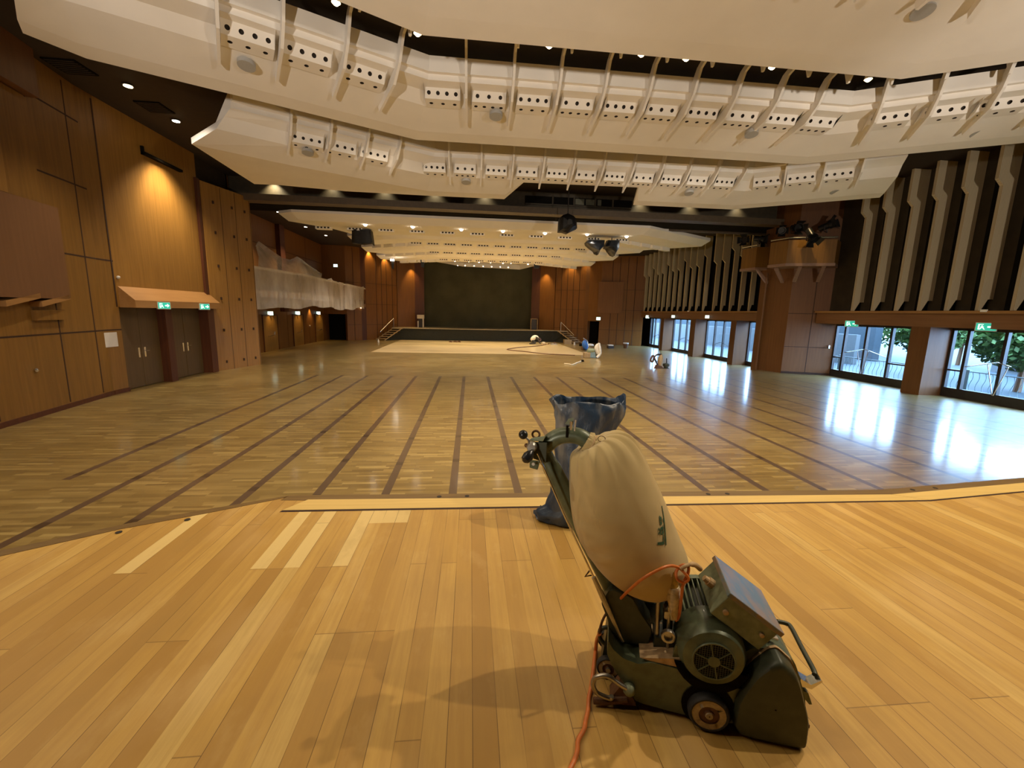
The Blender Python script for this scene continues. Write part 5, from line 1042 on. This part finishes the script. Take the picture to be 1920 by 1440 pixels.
# switch box, tilted
bxL = Vector((-.833, -.553)); bxT = Vector((.578, -.816))
def BX(l, d, t): a = .328+bxL.x*l+bxT.x*t; c = .616+bxL.y*l+bxT.y*t; return SW(a, .05+d, c)
def bbox(mb, l0, l1, d0, d1, t0, t1, mat): mb.hexa([BX(l0, d0, t0), BX(l1, d0, t0), BX(l1, d1, t0), BX(l0, d1, t0), BX(l0, d0, t1), BX(l1, d0, t1), BX(l1, d1, t1), BX(l0, d1, t1)], mat)
sb = MB(); bbox(sb, .008, .245, .004, .275, .02, .128, MT['greenlt']); swb = sb.build('switch_box', sd, bevel=.004)
m = MB(); bbox(m, -.002, .256, -.005, .283, .0, .021, MT['lid']); m.build('box_lid', swb, label='bluish worn lid', bevel=.003)
for l, t, r in ((.045, .082, .0115), (.205, .065, .0095)):
    m = MB(); m.lathe(BX(l, .004, t), -SV, [(0, r), (.008, r), (.010, r*.7), (.010, .001)], MT['tan'], 16); m.build('screw_cap', swb, smooth=40)
m = MB(); m.lathe(BX(.012, .14, .07), -(SU*bxL.x+Vector((0, 0, bxL.y))), [(0, .020), (.03, .020), (.03, .014), (.05, .013)], MT['tan'], 12); m.build('cable_gland', swb)
# motor
mc = (.376, .333)
mo = MB(); prof = [(0, .082), (.004, .092), (.012, .118), (.04, .134), (.10, .138), (.155, .138), (.158, .112)]
mo.lathe(SW(mc[0], .0, mc[1]), SV, prof, MT['green'], 36, False); mot = mo.build('motor', sd, smooth=35)
m = MB(); m.lathe(SW(mc[0], .15, mc[1]), SV, [(0, .10), (.24, .10)], MT['greendk'], 28)
for k in range(34):
    t = 2*PI*k/34; d = math.cos(t)*SU+math.sin(t)*Vector((0, 0, 1)); s = -math.sin(t)*SU+math.cos(t)*Vector((0, 0, 1)); o = SW(mc[0], .16, mc[1])
    m.hexa([o+d*.098-s*.003, o+d*.098+s*.003, o+d*.128+s*.002, o+d*.128-s*.002]+[q+SV*.21 for q in (o+d*.098-s*.003, o+d*.098+s*.003, o+d*.128+s*.002, o+d*.128-s*.002)], MT['greenlt'])
m.lathe(SW(mc[0], .37, mc[1]), SV, [(0, .13), (.03, .13), (.045, .10)], MT['green'], 28); m.build('cooling_fins', mot)
m = MB(); m.lathe(SW(mc[0], -.001, mc[1]), SV, [(0, .081), (.02, .078)], MT['black'], 28); g_ = SW(mc[0], -.004, mc[1]); Z = Vector((0, 0, 1))
for k in range(-8, 9):
    h = math.sqrt(max(0, .079**2-(k*.0095)**2))
    if h > .01: m.tube([g_+SU*k*.0095-Z*h, g_+SU*k*.0095+Z*h], .0014, MT['greendk'], 4); m.tube([g_+Z*k*.0095-SU*h, g_+Z*k*.0095+SU*h], .0014, MT['greendk'], 4)
for k in range(6):
    t = 2*PI*k/6+.3; d = math.cos(t)*SU+math.sin(t)*Z; m.tube([g_-SV*.001+d*.02, g_-SV*.001+d*.081], .0032, MT['green'], 6)
m.lathe(g_, -SV, [(-.006, .026), (.004, .024), (.004, .001)], MT['green'], 20); m.tube([g_+.081*(math.cos(2*PI*k/36)*SU+math.sin(2*PI*k/36)*Z) for k in range(37)], .004, MT['green'], 6, False)
m.build('fan_grille', mot)
# linkage beside the motor
m = MB(); sprism(m, [(.555, .25), (.515, .25), (.52, .53), (.56, .53)], .16, .20, MT['blackpl']); sprism(m, [(.60, .25), (.50, .25), (.505, .31), (.595, .31)], .10, .20, MT['greendk'])
m.tube([SW(.585, .12, .27), SW(.59, .16, .50)], .012, MT['steel'], 8); m.tube([SW(.54, .10, .27), SW(.545, .12, .46)], .008, MT['steel'], 8); m.lathe(SW(.545, .09, .345), -SV, [(0, .03), (.02, .03), (.02, .018), (.005, .016)], MT['steel'], 18)
sprism(m, rounded([(.565, .40), (.50, .40), (.50, .44), (.565, .44)]), .11, .17, MT['steel']); m.build('tension_linkage', sd, bevel=.002)
m = MB(); sprism(m, rounded([(.53, .235), (.455, .225), (.465, .30), (.50, .34), (.52, .33)], 3, .25), .045, .055, MT['green']); m.build('lever_plate', sd)
m = MB(); m.lathe(SW(.62, .33, .27), Z, [(0, .09), (.10, .085), (.13, .05)], MT['greendk'], 18); m.build('fan_housing', sd, smooth=True)
# latches and front handle
for b in (.13, .17):
    m = MB(); m.hexa([SW(.175, b, .385), SW(.10, b, .376), SW(.10, b+.018, .376), SW(.175, b+.018, .385), SW(.175, b, .395), SW(.10, b, .388), SW(.10, b+.018, .388), SW(.175, b+.018, .395)], MT['chrome']); m.tube([SW(.155, b-.004, .396), SW(.12, b-.004, .40), SW(.12, b+.022, .40)], .004, MT['chrome'], 6); m.build('latch', sd)
m = MB(); m.tube(bez([SW(.0, .41, .275), SW(-.04, .41, .272), SW(-.055, .39, .268), SW(-.055, .27, .262), SW(-.055, .15, .258), SW(-.05, .125, .255)], 5), .0105, MT['greendk'], 10); m.build('front_handle', sd, smooth=True)
m = MB(); m.prism([SW(.01, .10, .245), SW(-.03, .10, .225), SW(-.065, .10, .255), SW(-.07, .10, .25), SW(-.035, .10, .205), SW(.01, .10, .21)], SV*.045, MT['chrome']); m.build('handle_bracket', sd)
m = MB(); m.prism([SW(.0, .10, .19), SW(-.025, .10, .185), SW(-.045, .10, .135), SW(-.035, .10, .132), SW(-.005, .10, .165)], SV*.04, MT['greenlt']); m.build('clamp_tab', sd)
# ---- dust bag
bgp = [((1101, 839), (1116, 828)), ((1094, 842), (1124, 822)), ((1083, 842), (1152, 811)), ((1073, 852), (1176, 816)), ((1069, 872), (1195, 834)), ((1067, 902), (1214, 868)), ((1068, 938), (1230, 902)), ((1074, 972), (1247, 940)), ((1086, 1003), (1262, 978)), ((1104, 1033), (1277, 1015)), ((1127, 1062), (1289, 1046)), ((1156, 1088), (1291, 1071)), ((1188, 1107), (1281, 1092)), ((1215, 1117), (1262, 1108)), ((1232, 1119), (1245, 1116))]
BB = .22; NB = 132
bagC = []; 
for L_, R_ in bgp:
    l, r_ = sl(*L_, BB), sl(*R_, BB); bagC.append(((l+r_)/2, (r_-l).normalized(), (r_-l).length/2))
fine = []
for i in range(len(bagC)-1):
    for k in range(4):
        t = k/4; j0, j1, j2, j3 = max(i-1, 0), i, i+1, min(i+2, len(bagC)-1)
        cr = lambda a, b, c, d: .5*((2*b)+(c-a)*t+(2*a-5*b+4*c-d)*t*t+(3*b-a-3*c+d)*t**3)
        fine.append((cr(*[bagC[j][0] for j in (j0, j1, j2, j3)]), cr(*[bagC[j][1] for j in (j0, j1, j2, j3)]).normalized(), max(.004, cr(*[bagC[j][2] for j in (j0, j1, j2, j3)]))))
fine.append(bagC[-1]); NF = len(fine)
def bagpt(s, th, off=0.0):
    """s in 0..1 from the tie to the bottom, th: 0 = right silhouette, -pi/2 = towards the camera"""
    f = s*(NF-1); i = min(int(f), NF-2); t = f-i; c = fine[i][0].lerp(fine[i+1][0], t); e = fine[i][1].lerp(fine[i+1][1], t).normalized(); r = fine[i][2]*(1-t)+fine[i+1][2]*t
    g = max(0, 1-s/.36); w = 1+.17*g**1.1*math.sin(th*13+.6*math.sin(th*3))*(1 if s > .02 else .3)+.07*g*g*math.sin(th*27+1)+.006*math.sin(th*4+s*9)
    tm = math.atan2(math.sin(th), math.cos(th))
    w += -.05*math.exp(-((tm+2.2)/.20)**2-((s-.40)/.10)**2)+.035*math.exp(-((tm+2.25)/.45)**2-((s-.60)/.06)**2)*math.sin(s*110+tm*4)+.02*math.exp(-((tm+2.0)/.5)**2-((s-.47)/.05)**2)*math.sin(s*80-tm*5)-.03*math.exp(-((tm+1.5-.8*s)/.10)**2)*max(0, 1-abs(s-.3)/.3)
    return c+(e*math.cos(th)+SV*math.sin(th)*.97)*(r*w+off)
m = MB(); m.loft([[bagpt(i/(NF-1)*.999, 2*PI*k/NB) for k in range(NB)] for i in range(NF)], MT['canvas']); bag = m.build('dust_bag', sd, smooth=80)
# gathered tie round the tube
m = MB(); c0, e0, r0 = fine[2]; ax = e0.cross(SV).normalized(); 
nk = sl(1108, 834, .2); rings = []
dirn = (sl(1128, 843, .2)-sl(1100, 826, .2)).normalized(); u1 = dirn.orthogonal().normalized(); u2 = dirn.cross(u1)
for j, (d, r) in enumerate(((-.03, .045), (-.012, .050), (.0, .043), (.012, .052), (.034, .060))):
    rings.append([nk+dirn*d+(r*(1+.12*math.sin(k*2.3+j)))*(math.cos(2*PI*k/40)*u1+math.sin(2*PI*k/40)*u2) for k in range(40)])
m.loft(rings, MT['canvas'], True, False); m.build('gathered_neck', bag, smooth=80)
m = MB(); m.tube([nk+.047*(math.cos(2*PI*k/24)*u1+math.sin(2*PI*k/24)*u2)+dirn*.002*math.sin(k) for k in range(25)], .004, MT['tan'], 6, False)
c = sl(1128, 823, .16); m.tube([c+.016*math.cos(t)*SU*-1+Vector((0, 0, .013*math.sin(t))) for t in [k*PI*1.7/14-.6 for k in range(15)]], .0016, MT['brown'], 5); m.build('tie_string', bag, smooth=True)
# printed letters, wrapped round the bag
def flat_text(body):
    cu = bpy.data.curves.new('lettering', 'FONT'); cu.body = body; cu.size = 1; cu.resolution_u = 3; cu.offset = .018; ob = bpy.data.objects.new('tmp', cu); COL.objects.link(ob)
    dg = bpy.context.evaluated_depsgraph_get(); me = bpy.data.meshes.new_from_object(ob.evaluated_get(dg)); bpy.data.objects.remove(ob)
    bm = bmesh.new(); bm.from_mesh(me); bmesh.ops.triangulate(bm, faces=bm.faces); bmesh.ops.subdivide_edges(bm, edges=bm.edges, cuts=1, use_grid_fill=True); vs = [v.co.copy() for v in bm.verts]; bm.verts.ensure_lookup_table(); fs = [[v.index for v in f.verts] for f in bm.faces]; bm.free(); return vs, fs
vs, fs = flat_text('Läg')
def wrap(x, y):      # x along the bag (upwards), y towards the camera
    return bagpt(.588-x*.060-y*.012, -.80-y*.22+x*.20, .0025)
m = MB(); m.add([wrap(v.x*1.0, v.y) for v in vs], fs, MT['letter'])
k = 14; m.loft([[wrap(i/k*1.75, -.14) for i in range(k+1)], [wrap(i/k*1.75, -.26) for i in range(k+1)]], MT['letter'], False, False); m.build('bag_lettering', bag)
# ---- cords of the machine
pg = MB(); a, b = sl(1261, 1098, .08), sl(1266, 1165, .08); pg.lathe(a, b-a, [(0, .026), (.012, .030), (.022, .030), (.024, .027), (.03, .029), (.07, .026), (.12, .018), (.155, .012), (.158, .004)], MT['cork'], 20); pgo = pg.build('plug', sd, smooth=40, label='dusty pale grey plug')
m = MB(); m.lathe(sl(1263, 1070, .08), sl(1261, 1100, .08)-sl(1263, 1070, .08), [(0, .012), (.02, .017), (.05, .022), (.075, .024)], MT['yellow'], 16); m.build('cord_sleeve', pgo, smooth=40)
cr_ = [sl(1267, 1163, .08), sl(1273, 1155, .07), sl(1277, 1125, .06), sl(1281, 1095, .06), sl(1290, 1075, .06), sl(1290, 1062, .07), sl(1278, 1060, .08), sl(1268, 1072, .07), sl(1270, 1086, .05), sl(1282, 1092, .05), sl(1291, 1086, .05), sl(1285, 1076, .05), sl(1272, 1064, .06), sl(1255, 1061, .03), sl(1235, 1068, .0), sl(1205, 1085, -.01), sl(1180, 1106, .03), sl(1167, 1119, .10), sl(1154, 1131, .22), sl(1148, 1136, .25)]
m = MB(); m.tube(bez(cr_, 6), .0062, MT['orange'], 10); m.build('orange_cord', sd, smooth=True)
m = MB(); m.tube(bez([sl(1313, 1067, .15), sl(1305, 1060, .12), sl(1296, 1058, .08), sl(1286, 1061, .06), sl(1276, 1067, .055)], 6), [.011]*12+[.008]*13, MT['tan'], 10); m.build('sleeved_cord', sd, smooth=True)
m = MB(); m.tube(bez([sl(1167, 1119, .14), sl(1150, 1135, .24), sl(1137, 1150, .14), sl(1130, 1163, .12), sl(1126, 1175, .12), sl(1124, 1187, .12)], 6), .0060, MT['brown'], 8); m.build('rear_cord', sd, smooth=True)
# ---- orange cable on the planks
pts = [(1124, 1188, .20), (1119, 1200, .10), (1117, 1218, .004), (1115, 1235, 0), (1112, 1262, 0), (1108, 1290, 0), (1104, 1310, 0), (1103, 1330, 0), (1098, 1352, 0), (1095, 1368, 0), (1084, 1388, 0), (1083, 1405, 0), (1079, 1420, 0), (1070, 1440, 0), (1050, 1475, 0), (1010, 1530, 0)]
P_ = []
for px, py, h in pts:
    q = onz(px, py, 1.010+h); P_.append(q)
m = MB(); m.tube(bez(P_, 8), .0095, MT['orange'], 10); m.build('power_cable', smooth=True, label='orange power cable snaking over the planks from the sander to the bottom edge', cat='cable')

# ================================================================== BLUE REFUSE SACK
sk = [((1033, 749), (1169, 752), .135), ((1037, 762), (1171, 765), .15), ((1041, 782), (1163, 790), .15), ((1043, 806), (1150, 812), .155), ((1044, 840), (1148, 845), .17), ((1042, 875), (1150, 880), .185), ((1036, 905), (1148, 912), .195), ((1027, 932), (1142, 940), .20), ((1019, 953), (1136, 962), .20), ((1020, 970), (1128, 976), .17), ((1040, 978), (1115, 982), .10)]
YS = 3.33; rnd = random.Random(11); SR = []
for L_, R_, dp in sk: l, r_ = ony(*L_, YS), ony(*R_, YS); SR.append((l, r_, dp))
def sring(f, inner=0.0, n=72):
    i = min(int(f), len(SR)-2); t = f-i; l = SR[i][0].lerp(SR[i+1][0], t); r_ = SR[i][1].lerp(SR[i+1][1], t); dp = SR[i][2]*(1-t)+SR[i+1][2]*t; c = (l+r_)/2; w = (r_-l).length/2; out = []
    for k in range(n):
        th = 2*PI*k/n; q = 1+.035*math.sin(th*5+f*1.3)+.025*math.sin(th*9-f*2.1+1)+.018*math.sin(th*16+f*4)+(.02*math.sin(th*7+2) if f < 1.2 else 0)
        p = c+Vector((math.cos(th)*w*q*(1-inner), math.sin(th)*dp*q*(1-inner), 0))
        if f < .5: p.z += .010*math.sin(th*3+.6)+.008*math.sin(th*8)-.02*(math.sin(th) > .2)+.03*(math.sin(th) > 0)
        p.z += .01*math.sin(th*6+f)
        if f > 7.5:
            kx = max(0, math.cos(th-PI-.25))**6; p.x -= .055*kx; p.z -= .0*kx
        p.z = max(p.z, 1.006+.004*(1+math.sin(th*11))); out.append(p)
    return out
m = MB(); rr_ = [sring(2.2, .10), sring(1.2, .08), sring(.4, .06), sring(0, .025)]+[sring(i*.25) for i in range(0, 41)]
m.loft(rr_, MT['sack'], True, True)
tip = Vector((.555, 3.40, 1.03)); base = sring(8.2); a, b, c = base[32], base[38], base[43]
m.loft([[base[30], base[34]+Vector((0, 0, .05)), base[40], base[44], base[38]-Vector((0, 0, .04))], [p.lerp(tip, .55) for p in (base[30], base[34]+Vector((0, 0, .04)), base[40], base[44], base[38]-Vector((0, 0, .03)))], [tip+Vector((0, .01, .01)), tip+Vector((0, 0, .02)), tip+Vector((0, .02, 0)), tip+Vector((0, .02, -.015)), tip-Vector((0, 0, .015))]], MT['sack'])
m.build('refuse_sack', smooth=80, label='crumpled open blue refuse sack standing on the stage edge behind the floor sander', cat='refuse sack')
# ================================================================== LIGHT
W = bpy.data.worlds.new('world'); SC.world = W; W.use_nodes = True; nt = W.node_tree; nt.nodes.clear()
o = nt.nodes.new('ShaderNodeOutputWorld'); bg = nt.nodes.new('ShaderNodeBackground'); nt.links.new(bg.outputs[0], o.inputs[0])
bg.inputs[0].default_value = (.38, .62, 1.0, 1); bg.inputs[1].default_value = 22.0
KW = 2.2
warm = (1, .82, .60); mid = (1, .85, .66)
for i, p in enumerate(lip_pts): spot(p+Vector((0, .25, -.02)), p+Vector((0, 1.3, -3.5)), 260*KW, warm, 150, .9, .06)
for i in range(5): x = -2.4+i*2.6; spot((x, 13.1, 7.62), (x, 14.6, 4), 110*KW, warm, 150, .9, .06)
for p in d_pts: spot(p+Vector((0, 0, -.15)), p+Vector((0, .3, -5)), 300*KW, mid, 125, .8, .08)
# stage lamps above and behind the camera
for x, y, w in ((-6.0, 1.5, 190), (-1.8, 2.2, 60), (4.0, 3.2, 255), (4.9, 1.2, 225), (8.2, 3.0, 190), (-7.5, 5.2, 240)):
    spot((x, y, 7.3), (x*.8+.1, y+.3, 1), w*KW, warm, 125, .9, .05)
# added fill spots behind the camera, no real lamps, brightening reflectors and slats
for x, tx, ty_, tz, w, cone in ((-6, -5.5, 12, 8, 700, 72), (-6, 3, 13, 9.5, 820, 66), (10, 4, 10, 9.5, 900, 70), (10, 16, 14, 6.5, 1100, 66)):
    spot((x, -5.0, 3.0), (tx, ty_, tz), w*KW, (1, .87, .72), cone, .45, .25)
# mid-hall lamps in the dark gaps
for x, y, w in ((-7.5, 12.2, 300), (-9.6, 16.6, 420)):
    spot((x, y, 8.3), (x-.6, y+.3, 0), w*KW, mid, 100, .8, .08)
for (px, py) in ((522, 397), (573, 425), (611, 441)):
    p = onz(px, py, ZC-.1); spot(p, p+Vector((-.8, .4, -6)), 350*KW, mid, 95, .8, .08)
# downlights over the porch wall and along the side walls
spot((-9.9, 16.5, 8.2), (-10.9, 16.9, 3.5), 300*KW, warm, 70, .9, .05)
# lamps washing the cross beam
for px in (510, 620, 720, 815, 910, 1205, 1300, 1390, 1470):
    x = ony(px, 368, 21.3).x; spot((x, 21.25, 8.42), (x, 21.5, 7.5), (100 if px == 510 else 26)*KW, (1, .85, .55), 100, 1.0, .04)
# far hall
for x in (-6, -1.2, 3.6, 8.4):
    for y in (29.5, 35.5): spot((x, y, 6.85), (x, y+.5, 0), 380*KW, (1, .87, .72), 125, .8, .08)
for x in (-4.5, -1.5, 1.5, 4.5, 7): spot((x, 41.3, 6.9), (x, 40.4, -.3), 520*KW, (1, .80, .48), 85, .8, .08)
# wall washers on the back walls
def wash(px, py, y, w=170): p = ony(px, py, y); spot((p.x, p.y-.22, p.z+.25), (p.x+.02, p.y+.10, p.z-2.2), w*KW, (1, .66, .25), 75, .9, .03)
wash(693, 474, 43.9); wash(723, 484, 45.1); wash(773, 500, 46.8); wash(1022, 508, 46.6); wash(1070, 493, 45.1); wash(1098, 490, 44.2, 70)
for y in (28.6, 33.6, 38.6): spot((-13.55, y, 2.8), (-13.8, y, 1.0), 60*KW, (1, .66, .25), 90, .9, .03)
for y in (31.1, 36, 40.8): spot((-13.3, y, 2.8), (-13.6, y, .2), 50*KW, (1, .70, .30), 90, .9, .03)
# spots over the corner column boxes
spot((14.6, 18.0, 8.1), (15.9, 19.5, 5.6), 80*KW, (1, .70, .32), 34, .6, .05)
SC.view_settings.view_transform = 'Standard'; SC.view_settings.look = 'None'; SC.view_settings.gamma = 1; SC.view_settings.exposure = 0.14; SC.view_settings.use_curve_mapping = False
c = SC.cycles; c.use_denoising = True; c.max_bounces = 6; c.diffuse_bounces = 4; c.glossy_bounces = 3; c.transparent_max_bounces = 8; c.transmission_bounces = 4; c.caustics_reflective = False; c.caustics_refractive = False
c.sample_clamp_indirect = 5; c.sample_clamp_direct = 9; c.use_light_tree = True
try: c.denoiser = 'OPENIMAGEDENOISE'; c.denoising_input_passes = 'RGB_ALBEDO_NORMAL'
except Exception: pass
